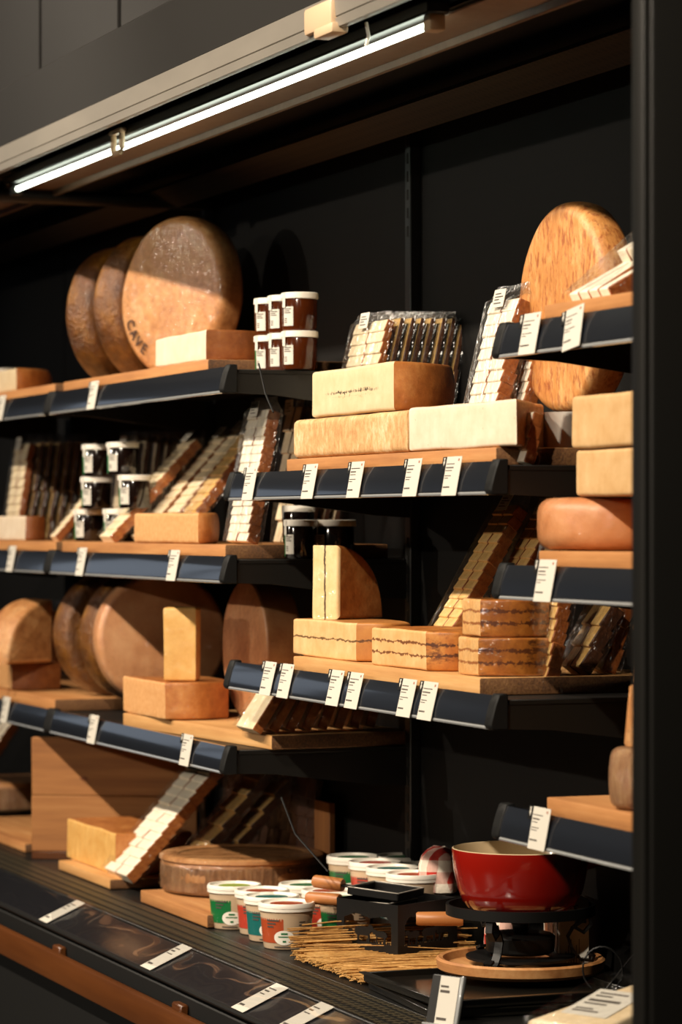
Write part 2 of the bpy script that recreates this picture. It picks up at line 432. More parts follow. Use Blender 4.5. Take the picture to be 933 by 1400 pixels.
def half_cheese(label, u0, u1, y, z, h, rind, cut, depth=None, rz=0, bev=.006, group=None, name='half_cheese', bulge=.004, amp=.0015):
    x0, x1 = X(u0, y), X(u1, y); r = (x1 - x0) / 2
    t = thing(name, label, 'cheese', ((x0 + x1) / 2, y, z), R_(rz), group)
    cheese_parts(half_outline(r, depth), h, bev, parent=t, mats=(rind, cut), bulge=bulge, amp=amp)
    return t
def block_cheese(label, u0, u1, y, z, h, d, rind, cut, rz=0, bev=.004, tip=0, bow=.012, name='cheese_wedge', group=None):
    x0, x1 = X(u0, y), X(u1, y)
    t = thing(name, label, 'cheese', ((x0 + x1) / 2, y, z), R_(rz), group)
    cheese_parts(wedge_outline(x1 - x0, d, bow, tip), h, bev, parent=t, mats=(rind, cut))
    return t
def wheel(label, u, y, z, r, h, ndeg, rind, lean=0, bev=.015, name='round_cheese', bulge=.004, group=None, flat=False, amp=.002):
    """ndeg: heading of the wheel's face in plan; flat: lying down"""
    x = X(u, y)
    t = thing(name, label, 'cheese', (x, y, z), 0 if flat else R_(ndeg + 90), group)
    M = Matrix() if flat else RX(-lean) @ T(0, 0, r) @ RX(90) @ T(0, 0, -h / 2)
    cheese_parts(round_outline(r), h, bev, M, parent=t, mats=(rind, rind), names=('rind', 'rind'), bulge=bulge, amp=amp)
    return t

def wrap(t, off=.0015):
    """clear film drawn round a cheese, as a part of it"""
    for o in list(t.children):
        if o.name.split('.')[0] not in ('rind', 'cut_face', 'bark_band'): continue
        me = o.data.copy(); me.materials.clear(); me.materials.append(MT['wrap_film'])
        nr = [v.normal.copy() for v in me.vertices]
        for v, n in zip(me.vertices, nr): v.co += n * (off + .0012 * noise.noise(v.co * 45))
        for p in me.polygons: p.material_index = 0
        link('film_wrap', me, t)
# ------------------------------------------------------------------ bagged slices
SL = {}
def slice_data(w, t, h, pm, rm):
    k = (round(w, 4), round(t, 4), round(h, 4), pm, rm)
    if k not in SL:
        b = B(); b.box((0, 0, 0), (w, t, h), .0016, 1)
        b.bm.normal_update()
        for f in b.bm.faces: f.material_index = 1 if (f.normal.x > .5 or f.normal.y > .5) else 0
        o = b.obj('cheese_slice', [pm, rm]); SL[k] = o.data; bpy.data.objects.remove(o)
    return SL[k]
BAGS = {}
def bag_data(w, t, h, top, mat):
    k = (round(w, 4), round(t, 4), round(h, 4), top, mat)
    if k not in BAGS:
        b = B(); bm = b.bm; rings = []
        lv = [(0, 1), (.25 * h, 1), (.5 * h, 1), (.75 * h, 1), (h, .95), (h + top * .35, .45), (h + top * .7, .12), (h + top, .06)]
        N = 5
        for z, kx in lv:
            loop = []
            y0, y1 = -.004, t + .003
            ym = (y0 + y1) / 2; y0 = ym + (y0 - ym) * kx; y1 = ym + (y1 - ym) * kx
            for i in range(N): loop.append((-.004 + (w + .008) * i / N, y0))
            for i in range(N): loop.append((w + .004, y0 + (y1 - y0) * i / N))
            for i in range(N): loop.append((w + .004 - (w + .008) * i / N, y1))
            for i in range(N): loop.append((-.004, y1 - (y1 - y0) * i / N))
            rg = []
            for (x, y) in loop:
                q = noise.noise_vector(Vector((x * 60, y * 60, z * 50 + h * 90))) * (.0015 if z < h * 1.01 else .0035)
                rg.append(bm.verts.new((x + q.x, y + q.y * .5, max(0, z + (q.z if z > 0 else 0)))))
            rings.append(rg)
        for A, C in zip(rings, rings[1:]):
            n = len(A)
            for i in range(n): bm.faces.new((A[i], A[(i + 1) % n], C[(i + 1) % n], C[i]))
        o = b.obj('film_bag', mat, ang=60); BAGS[k] = o.data; bpy.data.objects.remove(o)
    return BAGS[k]
def link(name, data, parent, loc=(0, 0, 0), rot=(0, 0, 0)):
    o = bpy.data.objects.new(name, data); COL.objects.link(o); o.parent = parent; o.location = loc; o.rotation_euler = rot; return o
CARD = {}
def sticker(parent, w, h, loc, rot=(0, 0, 0)):
    k = (w, h)
    if k not in CARD:
        b = B(); b.box((0, -.0006, 0), (w, 0, h)); o = b.obj('price_sticker', 'card'); d1 = o.data; bpy.data.objects.remove(o)
        b = B()
        for q, (zz, f) in enumerate(((.72, .5), (.55, .7), (.4, .4), (.2, .6))): b.box((w * .15, -.0011, h * zz), (w * (.15 + f), -.0005, h * (zz + .06)))
        o = b.obj('sticker_print', 'ink'); d2 = o.data; bpy.data.objects.remove(o); CARD[k] = (d1, d2)
    s = link('price_sticker', CARD[k][0], parent, loc, rot); link('sticker_print', CARD[k][1], s)
    return s
def pack(label, x, y, z, w, t, h, lean=8, steps=8, cols=2, pm='paste_slice', rm='slice_rind', group=None, rz=0, top=.03, stick=True, film_='film', tilt=9, name='cheese_slice_pack', roll=0):
    o = thing(name, label, 'packaged cheese', (x, y, z + t * math.sin(R_(lean)) * max(0, math.cos(R_(lean)))), 0, group)
    o.rotation_mode = 'XYZ'; o.rotation_euler = (R_(-lean), R_(roll), R_(rz))
    hs = h / steps
    d = slice_data(w / cols - .0015, t * .82, hs * 1.12, pm, rm)
    for k in range(steps):
        for c in range(cols):
            q = random.uniform(-.001, .001)
            link('cheese_slice', d, o, (c * w / cols + .0007 + q, .001 + random.uniform(0, .0012), k * hs + .001), (R_(-tilt + random.uniform(-2, 2)), 0, R_(random.uniform(-1, 1))))
    link('film_bag', bag_data(w, t, h, top, film_), o)
    if stick: sticker(o, min(.045, w * .5), .03, (w * .28, -.0045, h - .012))
    return o
def queue(first, n, dx, dy, labels, lean=None):
    out = [first]
    for k in range(1, n):
        r = first.rotation_euler.copy()
        if lean: r.x = R_(-lean[k % len(lean)])
        c = dup(first, (first.location.x + dx * k + random.uniform(-.003, .003), first.location.y + dy * k, first.location.z), r, labels)
        out.append(c)
    return out
# ------------------------------------------------------------------ the setting
ORD = ['first', 'second', 'third', 'fourth', 'fifth', 'sixth', 'seventh', 'eighth', 'ninth', 'tenth', 'eleventh']
XE = X(873, -.22)                                 # end of the case, hidden by its dark end panel
J1, J2, J3 = -1.25, 0.0, 1.25
struct(B().box((-9, -6, -.05), (5, 1.2, 0)).obj('floor', 'floor'))
w = B()
for a in (-6.25, -5.0, -3.75, -2.5, -1.25, 0, 1.25): w.box((a + .004, .392, .3), (a + 1.246, .41, 2.25), .001, 1)
struct(w.obj('wall_back', 'back'))
w = B(); w.box((-9, .42, 0), (5, .5, 3.6)); struct(w.obj('wall_rear', 'black_matt'))
# panelled bulkhead above the case, with its dark joints
w = B()
for a, c in ((-9, X(55, -.10) - .01), (X(55, -.10) + .01, X(163, -.10) - .012), (X(163, -.10) + .012, 5)): w.box((a, -.10, 2.2), (c, -.04, 3.6), .002, 1)
struct(w.obj('wall_upper', 'upper'))
w = B(); w.box((-9, -.07, 2.2), (5, -.045, 3.6)); struct(w.obj('trim_1', 'seam'))
# far end of the shop: wall and unseen glowing window added for rail reflections
b = B()
for lo, hi in (((-9.1, -6, 0), (-9, .42, 1.7)), ((-9.1, -6, 2.9), (-9, .42, 3.6)), ((-9.1, -6, 1.7), (-9, -3.5, 2.9)), ((-9.1, -1.9, 1.7), (-9, .42, 2.9))): b.box(lo, hi)
struct(b.obj('wall_left', 'upper'))
b = B(); b.box((-9.08, -3.5, 1.7), (-9.06, -1.9, 2.9)); wn = struct(b.obj('added_glow_window', 'reflection_glow'))
b = B()
for lo, hi in (((-9.06, -3.5, 1.7), (-8.98, -3.44, 2.9)), ((-9.06, -1.96, 1.7), (-8.98, -1.9, 2.9)), ((-9.06, -2.73, 1.7), (-9.0, -2.67, 2.9)), ((-9.06, -3.5, 1.7), (-8.98, -1.9, 1.76)), ((-9.06, -3.5, 2.84), (-8.98, -1.9, 2.9))): b.box(lo, hi)
b.obj('added_window_frame', 'black', wn)
# small louvred vent in the bulkhead
vt = thing('air_vent', 'small louvred air vent in the brown panel above the case', 'vent', (X(222, -.10), -.101, 2.33))
b = B(); b.box((-.16, -.004, 0), (.2, .001, .01)); b.box((-.16, -.004, .09), (.2, .001, .1)); b.obj('vent_frame', 'canopy', vt)
b = B()
for k in range(12): b.box((-.15 + k * .028, -.004, .012), (-.135 + k * .028, .0, .088))
b.obj('louvre', 'canopy', vt)
# end panel of the case at the right
b = B(); b.box((XE, -.22, 0), (XE + .035, .42, 2.3), .006, 2)
b.box((XE - .004, -.228, 0), (XE + .03, -.2, 2.3), .004, 2); struct(b.obj('wall_right', 'black'))

# canopy over the shelves
cp = thing('canopy', 'long brown grey canopy over the shelves carrying the light', 'canopy', (0, 0, 0))
x0c, x1c = -8.5, XE - .004
b = B(); b.box((x0c, -.2, 2.097), (x1c, -.185, 2.222), .003, 1); b.box((x0c, -.185, 2.205), (x1c, .39, 2.222)); b.obj('fascia', 'canopy', cp)
b = B()
prof = [(-.203, 2.047), (-.205, 2.06), (-.2015, 2.0625), (-.204, 2.064), (-.206, 2.096), (-.185, 2.10), (-.15, 2.078), (-.15, 2.066), (-.19, 2.047)]
b.poly([(p[1], p[0]) for p in prof], x1c - x0c, M=Matrix(((0, 0, 1, x0c), (0, 1, 0, 0), (1, 0, 0, 0), (0, 0, 0, 1)))); b.obj('front_profile', 'alu', cp)
b = B(); b.box((x0c, -.085, 2.049), (x1c, .012, 2.056), .002, 1); b.box((x0c, .006, 2.036), (x1c, .014, 2.06), .002, 1); b.obj('underside_panel', 'canopy_under', cp)
b = B(); b.box((x0c, -.15, 2.075), (x1c, -.06, 2.085)); b.box((x0c, .012, 2.10), (x1c, .39, 2.11)); b.obj('top_tray', 'black_matt', cp)
b = B(); b.poly([(.225, 2.05), (.30, 2.022), (.303, 2.03), (.228, 2.058)], x1c - x0c, M=Matrix(((0, 0, 1, x0c), (1, 0, 0, 0), (0, 1, 0, 0), (0, 0, 0, 1))))
b.obj('air_outlet', dotted('honeycomb_air_outlet', '#2c231b', '#0c0a08', (.02, .02), .006, axes=(0, 1)), cp)
for jx in (J1, -3.75):
    b = B(); b.box((jx - .03, -.2, 2.022), (jx + .03, .39, 2.05), .01, 3); b.obj('cross_bar', 'black', cp)

lt0, lt1 = X(24, -.11), X(590, -.11)
lamp = thing('tube_light', 'long lit white tube light under the canopy front edge', 'lamp', (0, 0, 0))
b = B(); b.tube([(lt0, -.11, 2.034), (lt1, -.11, 2.034)], .006, 14); b.obj('tube', 'tube', lamp)
b = B(); b.box((lt0 - .05, -.128, 2.046), (lt1 + .03, -.092, 2.066), .003, 1); b.obj('tube_housing', 'black', lamp)
for q, xx in enumerate((lt0 - .012, lt1 + .012)):
    b = B(); b.box((xx - .014, -.123, 2.021), (xx + .014, -.097, 2.047), .004, 2); b.obj('end_socket', 'clip' if q else 'black', lamp)
cl = thing('hanging_clip', 'small cream plastic loop hanging from the canopy beside the tube', 'clip', (X(156, -.14), -.135, 2.05))
b = B(); b.tube([(-.02, 0, .006), (-.02, 0, -.026), (-.014, 0, -.034), (.03, 0, -.034), (.036, 0, -.026), (.036, 0, .006)], .006, 8); b.box((-.03, -.008, .002), (.046, .008, .012), .003, 1)
o = b.obj('loop', 'clip', cl)
bx = thing('canopy_bracket', 'cream plastic joint cover on the canopy edge above the tube end', 'bracket', (X(478, -.17), -.2, 2.05))
b = B(); b.box((-.09, -.012, 0), (.03, .02, .042), .006, 2); b.box((-.04, -.014, -.012), (.04, .014, .004), .004, 2); b.obj('cover', 'clip', bx)
b = B(); b.tube([(.07, .03, 0), (.075, .032, -.02), (.07, .03, -.035)], .003, 6); b.obj('wire_end', 'white_plastic', bx)

# upright posts with slots at the joints of the back wall
for jx in (J1, J2, J3):
    p = thing('slotted_upright', {J1: 'black slotted upright post behind the far left joint', J2: 'black slotted upright post between the left and centre bays', J3: 'black slotted upright post between the centre and right bays'}[jx], 'post', (jx, .37, .53))
    b = B(); b.box((-.014, 0, 0), (.014, .022, 1.6), .002, 1); b.obj('post', 'black', p)
    b = B()
    for k in range(44):
        if k % 12 < 8: b.box((-.0035, -.0012, .06 + k * .035), (.0035, .001, .08 + k * .035))
    b.obj('slot_row', 'seam', p)

# base of the case: black front, bumper, tag rail, grille, deck
bs = thing('case_base', 'black base of the display case with grille and wooden bumper', 'display case', (0, 0, 0))
xb0, xb1 = -8.0, XE - .006
b = B(); b.box((xb0, -.2, .04), (xb1, -.18, .485), .003, 1); b.box((xb0, -.18, .04), (xb1, .39, .44)); b.obj('front_panel', 'black_matt', bs)
b = B(); b.box((xb0, -.232, .407), (xb1, -.214, .463), .005, 2); b.obj('bumper', 'wood_dark', bs)
for xx in (X(80, -.21), X(245, -.21), -2.4, -3.3):
    b = B(); b.box((xx - .025, -.216, .45), (xx + .025, -.2, .472), .003, 1); b.obj('bumper_block', 'wood_dark', bs)
b = B(); b.box((xb0, -.118, .520), (xb1, -.012, .533)); o = b.obj('air_grille', 'grille', bs)
b = B(); b.box((xb0, -.124, .515), (xb1, -.114, .538), .002, 1); b.box((xb0, -.014, .5), (xb1, -.006, .5335), .001, 1)
for q in range(3): b.box((xb0, -.09 + q * .027, .532), (xb1, -.087 + q * .027, .5345))
b.obj('grille_frame', 'black', bs)
b = B(); b.box((xb0, -.006, .5), (xb1, .39, .5325)); b.obj('deck', 'black', bs)
b = B(); a_ = math.atan2(.034, .078)
b.poly([(-.2, .493), (-.198, .501), (-.118, .536), (-.118, .53), (-.19, .495)], xb1 - xb0, M=Matrix(((0, 0, 1, xb0), (1, 0, 0, 0), (0, 1, 0, 0), (0, 0, 0, 1)))); b.obj('tag_rail', 'base_rail', bs)
b = B(); N_ = 320; r0 = random.Random(5)
grid = []
for i in range(N_ + 1):
    xx = -2.2 + (xb1 + 2.2) * i / N_; col_ = []
    for j in range(9):
        f = j / 8; yy = -.199 + .082 * f; zz = .5015 + .037 * f + .0055 * math.sin(math.pi * f) * (.7 + .8 * noise.noise(Vector((xx * 9, f * 2.0, 1.5))))
        col_.append(b.bm.verts.new((xx, yy, zz + .0012)))
    grid.append(col_)
for i in range(N_):
    for j in range(8): b.bm.faces.new((grid[i][j], grid[i + 1][j], grid[i + 1][j + 1], grid[i][j + 1]))
b.obj('clear_cover', film('clear_rail_cover', strength=.32, base=.03, crease=1.5, rough=.05), bs)
b = B(); b.tube([(xb0, -.2, .496), (xb1, -.2, .496)], .005, 8); b.obj('rail_lip', 'black', bs)

# ------------------------------------------------------------------ shelves
RAILZ = {'T': 1.547, 'M': 1.190, 'L': .8326, 'A': 1.345, 'B': .994}
SURF = {k: v + .044 for k, v in RAILZ.items()}
BRD = {k: v + .071 for k, v in RAILZ.items()}
def MX(x0): return Matrix(((0, 0, 1, x0), (1, 0, 0, 0), (0, 1, 0, 0), (0, 0, 0, 1)))
def shelf(xa, xb, key, label):
    z = RAILZ[key]
    t = thing('metal_shelf', label, 'shelf', (xa, 0, z))
    L = xb - xa
    b = B(); b.box((.004, .02, .036), (L - .004, .372, .044), .001, 1); b.box((.004, .02, .026), (L - .004, .03, .044)); b.obj('shelf_plate', 'black', t)
    b = B(); b.poly([(.004, .0), (.0, .006), (.0025, .020), (.007, .036), (.013, .050), (.020, .050), (.014, .036), (.0085, .018), (.008, .0)], L - .05, M=MX(.025)); b.obj('price_rail', 'rail', t)
    b = B(); b.tube([(.02, .003, .002), (L - .02, .003, .002)], .0032, 8); b.obj('rail_lip', 'lip', t)
    for x_ in (.0, L - .026):
        b = B(); b.poly([(.001, -.001), (-.003, .006), (.0005, .022), (.005, .038), (.011, .053), (.0265, .053), (.0265, -.001)], .026, M=MX(x_), bev=.002); b.obj('end_cap', 'black_matt', t)
    for x_ in (.006, L - .011):
        b = B(); b.poly([(.02, .0), (.02, .044), (.37, .044), (.37, -.032), (.30, -.028), (.10, -.003)], .005, M=MX(x_)); b.obj('bracket', 'black', t)
    return t
for k, nm in (('T', 'top'), ('M', 'middle'), ('L', 'lower')):
    shelf(J1 - 1.25, J1, k, 'black metal %s shelf of the far left bay' % nm)
    shelf(J1, J2, k, 'black metal %s shelf of the left bay' % nm)
    shelf(J3, XE - .002, k, 'black metal %s shelf of the right bay' % nm)
shelf(J2, J3, 'A', 'black metal upper shelf of the centre bay')
shelf(J2, J3, 'B', 'black metal lower shelf of the centre bay')

def board(label, xa, xb, z, y0=.0275, y1=.36, h=.027, mat='wood', rz=0, name='wooden_board'):
    t = thing(name, label, 'wooden board', (xa, y0, z + .0006), R_(rz))
    b = B(); b.box((0, 0, 0), (xb - xa, y1 - y0, h), .0022, 2); b.bm.normal_update()
    for f in b.bm.faces:
        if abs(f.normal.x) > .9: f.material_index = 1
    b.obj('plank', [mat, 'wood_end'], t)
    return t
sT, sM, sL, sA, sB = (SURF[k] for k in 'TMLAB')
board('wooden board on the far left top shelf under a cut cheese', J1 - 1.2, X(68, .015), sT)
board('long wooden board on the left top shelf under the big wheel', J1 + .04, X(276, .015), sT)
board('wooden board on the far left middle shelf under a cheese wedge', J1 - 1.2, J1 - .02, sM)
board('wooden board on the left middle shelf under a pale half cheese', J1 + .03, J2 - .075, sM, mat='wood')
board('wooden board on the far left lower shelf under a cheese block', J1 - 1.2, J1 - .03, sL)
xa, xb = X(156, .008), X(358, .07)
rzb = math.degrees(math.atan2(.062, xb - xa))
board('slightly turned pale wooden board on the left lower shelf', xa, xa + math.hypot(xb - xa, .062), sL, y0=.0275, y1=.33, rz=rzb, mat='wood_pale')
board('wooden board on the centre upper shelf under three cut cheeses', X(383, .015), X(668, .015), sA)
board('thick wooden board on the centre lower shelf under layered cheeses', X(390, .012), X(650, .02), sB, mat='wood_pale')
board('wooden board on the right top shelf under a tall wheel', X(738, .02), XE - .02, sT)
board('wooden board on the right middle shelf under a brown wheel', X(726, .015), XE - .02, sM)
board('wooden board on the right lower shelf beside a wrapped cheese', X(737, .015), XE - .03, sL)

# ------------------------------------------------------------------ price tags
def price_tag(u, key, label, group, tilt=0, h=.0615, w=.058, seed=0, badge=True):
    rnd = random.Random(seed); z = RAILZ[key]
    t = thing('price_tag', label, 'price tag', (X(u, .006), -.004, z - .001), 0, group)
    t.rotation_euler = (R_(-13 if key == 'B' else -10.5), R_(tilt), 0)
    b = B(); b.box((-w / 2, -.0012, 0), (w / 2, 0, h), .0004, 1); b.obj('card', 'card', t)
    if badge:
        b = B(); b.box((-w / 2 - .018, -.0005, h * .68), (-w / 2, .0006, h * 1.0), .0003, 1); bd = b.obj('corner_badge', 'black', t)
        b = B(); b.poly([(.0, 0), (.003, .006), (.001, .008), (.003, .013), (-.003, .013), (-.001, .008), (-.003, .006)], .0006, M=T(-w / 2 - .009, -.0006, h * .76) @ RX(90)); b.obj('badge_mark', 'card', bd)
    b = B(); y = -.0016
    rows = [(.80, .55, .022), (.70, .42, .034), (.63, .35, .02), (.50, .45, .02), (.44, .25, .02), (.20, .40, .038)]
    for q, (zz, ln, hh) in enumerate(rows):
        xx = -w * .44; end = xx + w * ln * rnd.uniform(.8, 1.3)
        while xx < end:
            l2 = rnd.uniform(.002, .005); b.box((xx, y, h * zz), (min(end, xx + l2), -.001, h * (zz + hh))); xx += l2 + .0012
    b.obj('print', 'ink', t)
    b = B(); b.box((w * .3, y, h * .88), (w * .38, -.001, h * .94)); b.obj('print', 'ink_red', t)
    return t
def tags(key, us, where, group, tilts=None):
    n = len(us)
    for i, u in enumerate(us):
        if n == 1: lab = 'white price tag, the only one on the %s' % where
        elif n == 2: lab = 'white price tag, %s of two on the %s' % (('left', 'right')[i], where)
        elif n == 3: lab = 'white price tag, %s of three on the %s' % (('left', 'middle', 'right')[i], where)
        else: lab = 'white price tag, %s from left on the %s' % (ORD[i], where)
        price_tag(u, key, lab, group, tilts[i] if tilts else 0, seed=int(u))
tags('T', [4], 'far left top shelf rail', 'tags on the far left rails')
tags('T', [130], 'left bay top shelf rail', 'tags on the left rails')
tags('M', [18], 'far left middle shelf rail', 'tags on the far left rails')
tags('M', [114, 240], 'left bay middle shelf rail', 'tags on the left rails')
tags('L', [10], 'far left lower shelf rail', 'tags on the far left rails')
tags('L', [130, 258], 'left bay lower shelf rail', 'tags on the left rails')
tags('A', [345, 427, 490, 568, 622], 'centre upper shelf rail', 'tags on the centre upper rail')
tags('B', [369, 393, 461, 487, 559, 588], 'centre lower shelf rail', 'tags on the centre lower rail')
tags('T', [729, 790], 'right bay top shelf rail', 'tags on the right rails', [0, -7])
tags('M', [750], 'right bay middle shelf rail', 'tags on the right rails')
tags('L', [742], 'right bay lower shelf rail', 'tags on the right rails')
for i, u in enumerate((86, 229, 357, 418)):
    t = thing('price_tag', 'white price tag lying on the base rail, %s from left' % ORD[i], 'price tag', (X(u, -.16), -.202, .5015), 0, 'tags on the base rail')
    t.rotation_euler = (R_(-66), 0, 0)
    b = B(); b.box((-.03, -.001, 0), (.03, 0, .088), .0004, 1); b.obj('card', 'card', t)
    b = B(); rnd = random.Random(i)
    for zz, ln, hh in ((.80, .5, .03), (.7, .3, .04), (.6, .45, .025), (.15, .45, .05)):
        b.box((-.024, -.0014, .088 * zz), (-.024 + .058 * ln * rnd.uniform(.8, 1.2), -.0009, .088 * (zz + hh)))
    b.obj('print', 'ink', t)

# ------------------------------------------------------------------ light
def spot(name, loc, tgt, e, size=70, soft=.045, color=(1, .86, .69), blend=.5):
    d = bpy.data.lights.new(name, 'SPOT'); d.energy = e; d.spot_size = R_(size); d.spot_blend = blend; d.shadow_soft_size = soft; d.color = color
    o = bpy.data.objects.new(name, d); COL.objects.link(o); o.location = loc
    o.rotation_euler = (Vector(tgt) - Vector(loc)).to_track_quat('-Z', 'Y').to_euler()
for i, (lx, tx, e) in enumerate(((-2.3, -1.6, 270), (-.4, -.2, 300), (1.3, .9, 330), (3.3, .9, 560))):
    spot('store_spotlight', (lx, -2.5, 3.55), (tx, .1, 1.15), e)
for i, (lx, tx, e) in enumerate(((-2.6, -1.2, 300), (1.6, .6, 280))):
    spot('store_spotlight', (lx, -5.8, 2.75), (tx, .1, 1.1), e, size=45)
wd = bpy.data.worlds.new('world'); SC.world = wd; wd.use_nodes = True
bg = wd.node_tree.nodes['Background']; bg.inputs[0].default_value = (.95, .78, .55, 1); bg.inputs[1].default_value = .016
SC.view_settings.view_transform = 'Standard'; SC.view_settings.look = 'None'; SC.view_settings.gamma = 1; SC.view_settings.use_curve_mapping = False
SC.view_settings.exposure = .07
SC.cycles.max_bounces = 8; SC.cycles.transparent_max_bounces = 24; SC.cycles.sample_clamp_indirect = 4; SC.cycles.use_denoising = True
SC.cycles.caustics_reflective = False; SC.cycles.caustics_refractive = False
# ================================================================== goods
bT, bM, bL, bA, bB = (BRD[k] + .0015 for k in 'TMLAB')
DK = .534                                            # deck of the base

# ------------------------------------------------------------------ jars and tubs
def jar(label, x, y, z, group, body='jam', r=.034, h=.068, face=-90, green=True):
    t = thing('preserve_jar', label, 'jar', (x, y, z), 0, group)
    rf = lambda q: r * (.965 + .035 * min(1, q / (h * .75)))
    b = B(); b.lathe([(0, 0), (r * .9, 0), (r * .965, .003), (r * .985, h * .4), (r, h * .78), (r * .97, h * .82), (r * .95, h * .9), (0, h * .9)], 40); b.obj('jar_body', body, t)
    b = B(); b.lathe([(r * .99, h * .83), (r * 1.05, h * .84), (r * 1.06, h * .87), (r * 1.05, h * .985), (r * 1.0, h), (0, h)], 40); b.obj('lid', 'white_plastic', t)
    a = R_(face)
    b = B(); b.patch(rf, a - .36, a + .36, h * .12, h * .62, .0007); b.patch(lambda q: r * 1.03, a - .40, a - .14, h * .60, h * .99, .0014); lb = b.obj('seal_label', 'card', t)
    b = B()
    for q, (zz, f) in enumerate(((.55, .5), (.50, .38), (.45, .46), (.30, .2), (.25, .2), (.20, .2))): b.patch(rf, a - .26, a - .26 + f, h * zz, h * (zz + .022), .0012, 5, 1)
    b.obj('label_print', 'ink', lb)
    if green:
        b = B(); b.patch(rf, a - .62, a - .40, h * .06, h * .66, .0005); b.obj('green_label', 'green', t)
    return t
JH = .0635
k = 0
names = ['rear', 'middle', 'front']
for row in (0, 1):
    for c, u in enumerate((372, 391, 410)):
        jar('amber honey jar with white lid, %s of the %s row on the left top shelf' % (names[c], ('lower', 'upper')[row]), X(u, .15) , .15 , sT + .001 + row * (.0725), 'honey jars beside the big wheel', 'honey', .0335, .072, face=-62, green=(c == 0 and row == 0))
cols = ((122, 132, 134), (163, 184, 168))
for c in (0, 1):
    for row in range(3):
        jar('dark jam jar in the stack of six before dark packs, %s column, %s' % (('left', 'right')[c], ('bottom', 'middle', 'top')[row]), X(cols[c][row], .10), .10, bM + row * .0725, 'stacked jam jars in the left bay', 'jam', .0345, .0715, face=-58)
jar('dark jam jar, leftmost of three at the middle shelf end, mostly hidden', -.115, .19, bM, 'jam jars behind the quarter wheel', 'jam', .031, .074, face=-72)
jar('dark jam jar with full label, second of three at the middle shelf end', -.035, .165, sM + .001, 'jam jars behind the quarter wheel', 'jam', .031, .074, face=-66)
jar('dark jam jar with white lid half hidden by the standing quarter wheel', -.036, .238, sM + .001, 'jam jars behind the quarter wheel', 'jam', .036, .074, face=-80, green=False)

TUBR, TUBH = .052, .082
def tub(label, x, y, z, group, colr, body='cream_plastic', text=None, disc=None, r=TUBR, h=TUBH, face=-62):
    t = thing('cheese_tub', label, 'tub', (x, y, z), 0, group)
    rf = lambda q: r * (.80 + .14 * q / h)
    b = B(); b.lathe([(0, 0), (r * .78, 0), (r * .80, .002), (r * .94, h * .86), (r * .9, h * .88), (0, h * .88)], 56); b.obj('tub_body', body, t)
    b = B(); b.lathe([(r * .93, h * .83), (r * .99, h * .83), (r * .985, h * .9), (r * 1.0, h * .905), (r * 1.0, h * .955), (r * .97, h), (r * .9, h), (r * .87, h - .004), (0, h - .004)], 56); b.obj('lid', 'white_plastic', t)
    b = B(); b.lathe([(r * .58, h - .0038), (r * .58, h - .0032), (0, h - .0032)], 48); b.obj('lid_print', disc or colr, t)
    a = R_(face)
    b = B(); b.patch(rf, a - .95, a + .62, h * .14, h * .74, .0007, 24, 6); p = b.obj('colour_panel', colr, t)
    b = B(); b.patch(rf, a + .22, a + 1.05, h * .10, h * .42, .0014, 18, 10, oval=True); lg = b.obj('oval_mark', 'white_plastic', t)
    b = B(); b.patch(rf, a + .40, a + .88, h * .27, h * .295, .002, 10, 1); b.patch(rf, a + .52, a + .78, h * .33, h * .37, .002, 8, 1); b.patch(rf, a + .58, a + .72, h * .16, h * .2, .002, 6, 1); b.obj('mark_print', 'green', lg)
    b = B()
    for zz, q0, q1 in ((.62, -.1, .45), (.55, -.1, .3), (.48, -.1, .2)): b.patch(rf, a + q0, a + q1, h * zz, h * (zz + .035), .0013, 8, 1)
    b.obj('panel_print', 'ink', p)
    b = B()
    for q in range(7): b.patch(rf, a + 1.25, a + 1.25 + .35 * (1 if q % 2 else .8), h * (.2 + .065 * q), h * (.225 + .065 * q), .0012, 8, 1)
    b.patch(rf, a + .2, a + .9, h * .045, h * .07, .0012, 8, 1)
    b.obj('small_print', 'ink', t)
    if text:
        ang = a + 1.2; M = RZ(math.degrees(ang) + 90) @ T(0, -(rf(h * .45) + .0012), h * .43) @ RX(90)
        text_mesh('weight_print', text, .014, 'ink', M, t)
    return t
gf = 'front group of cheese tubs'; gb = 'rear group of cheese tubs'
xs = X(392, .052)
tub('green cheese tub with white lid at the far end of the nearest tub row', xs - .294, .052, DK, gf, 'green', disc='lime')
tub('dark red cheese tub between the green tub and the teal tub, nearest row', xs - .197, .074, DK, gf, 'red', disc='orange')
tub('teal cheese tub with teal printed lid just behind the orange tub', xs - .104, .060, DK, gf, 'teal', disc='teal')
tub('orange and cream cheese tub, nearest of all, beside the straw', xs, .052, DK, gf, 'orange', disc='orange')
tub('white lidded green tub behind the front row, touching the round cheese', xs - .255, .182, DK, gf, 'green', disc='green')
tub('red tub of the second row, partly hidden behind the front tubs', xs - .15, .190, DK, gf, 'red', disc='orange')
tub('green tub of the second row behind the wooden handle', xs - .046, .185, DK, gf, 'green', disc='green')
rs = thing('riser_tray', 'low black tray raising the rear group of tubs', 'tray', (X(530, .30), .30, DK))
b = B(); b.box((-.30, -.068, 0), (.26, .085, .046), .004, 2); b.obj('tray_body', 'tray', rs)
zr = DK + .0475
xb_ = X(568, .29)
tub('green cheese tub at the left end of the rear group, by the black burner', xb_ - .305, .286, zr, gb, 'green', disc='green')
tub('red cheese tub second in the rear group, above the black burner', xb_ - .2, .290, zr, gb, 'red', disc='red')
tub('teal cheese tub third in the rear group, above the black burner', xb_ - .098, .286, zr, gb, 'teal', disc='teal')
tub('cream tub printed with its weight, beside the checked cloth', xb_ + .008, .284, zr, gb, 'orange', text='540 g', disc='orange', face=-88)
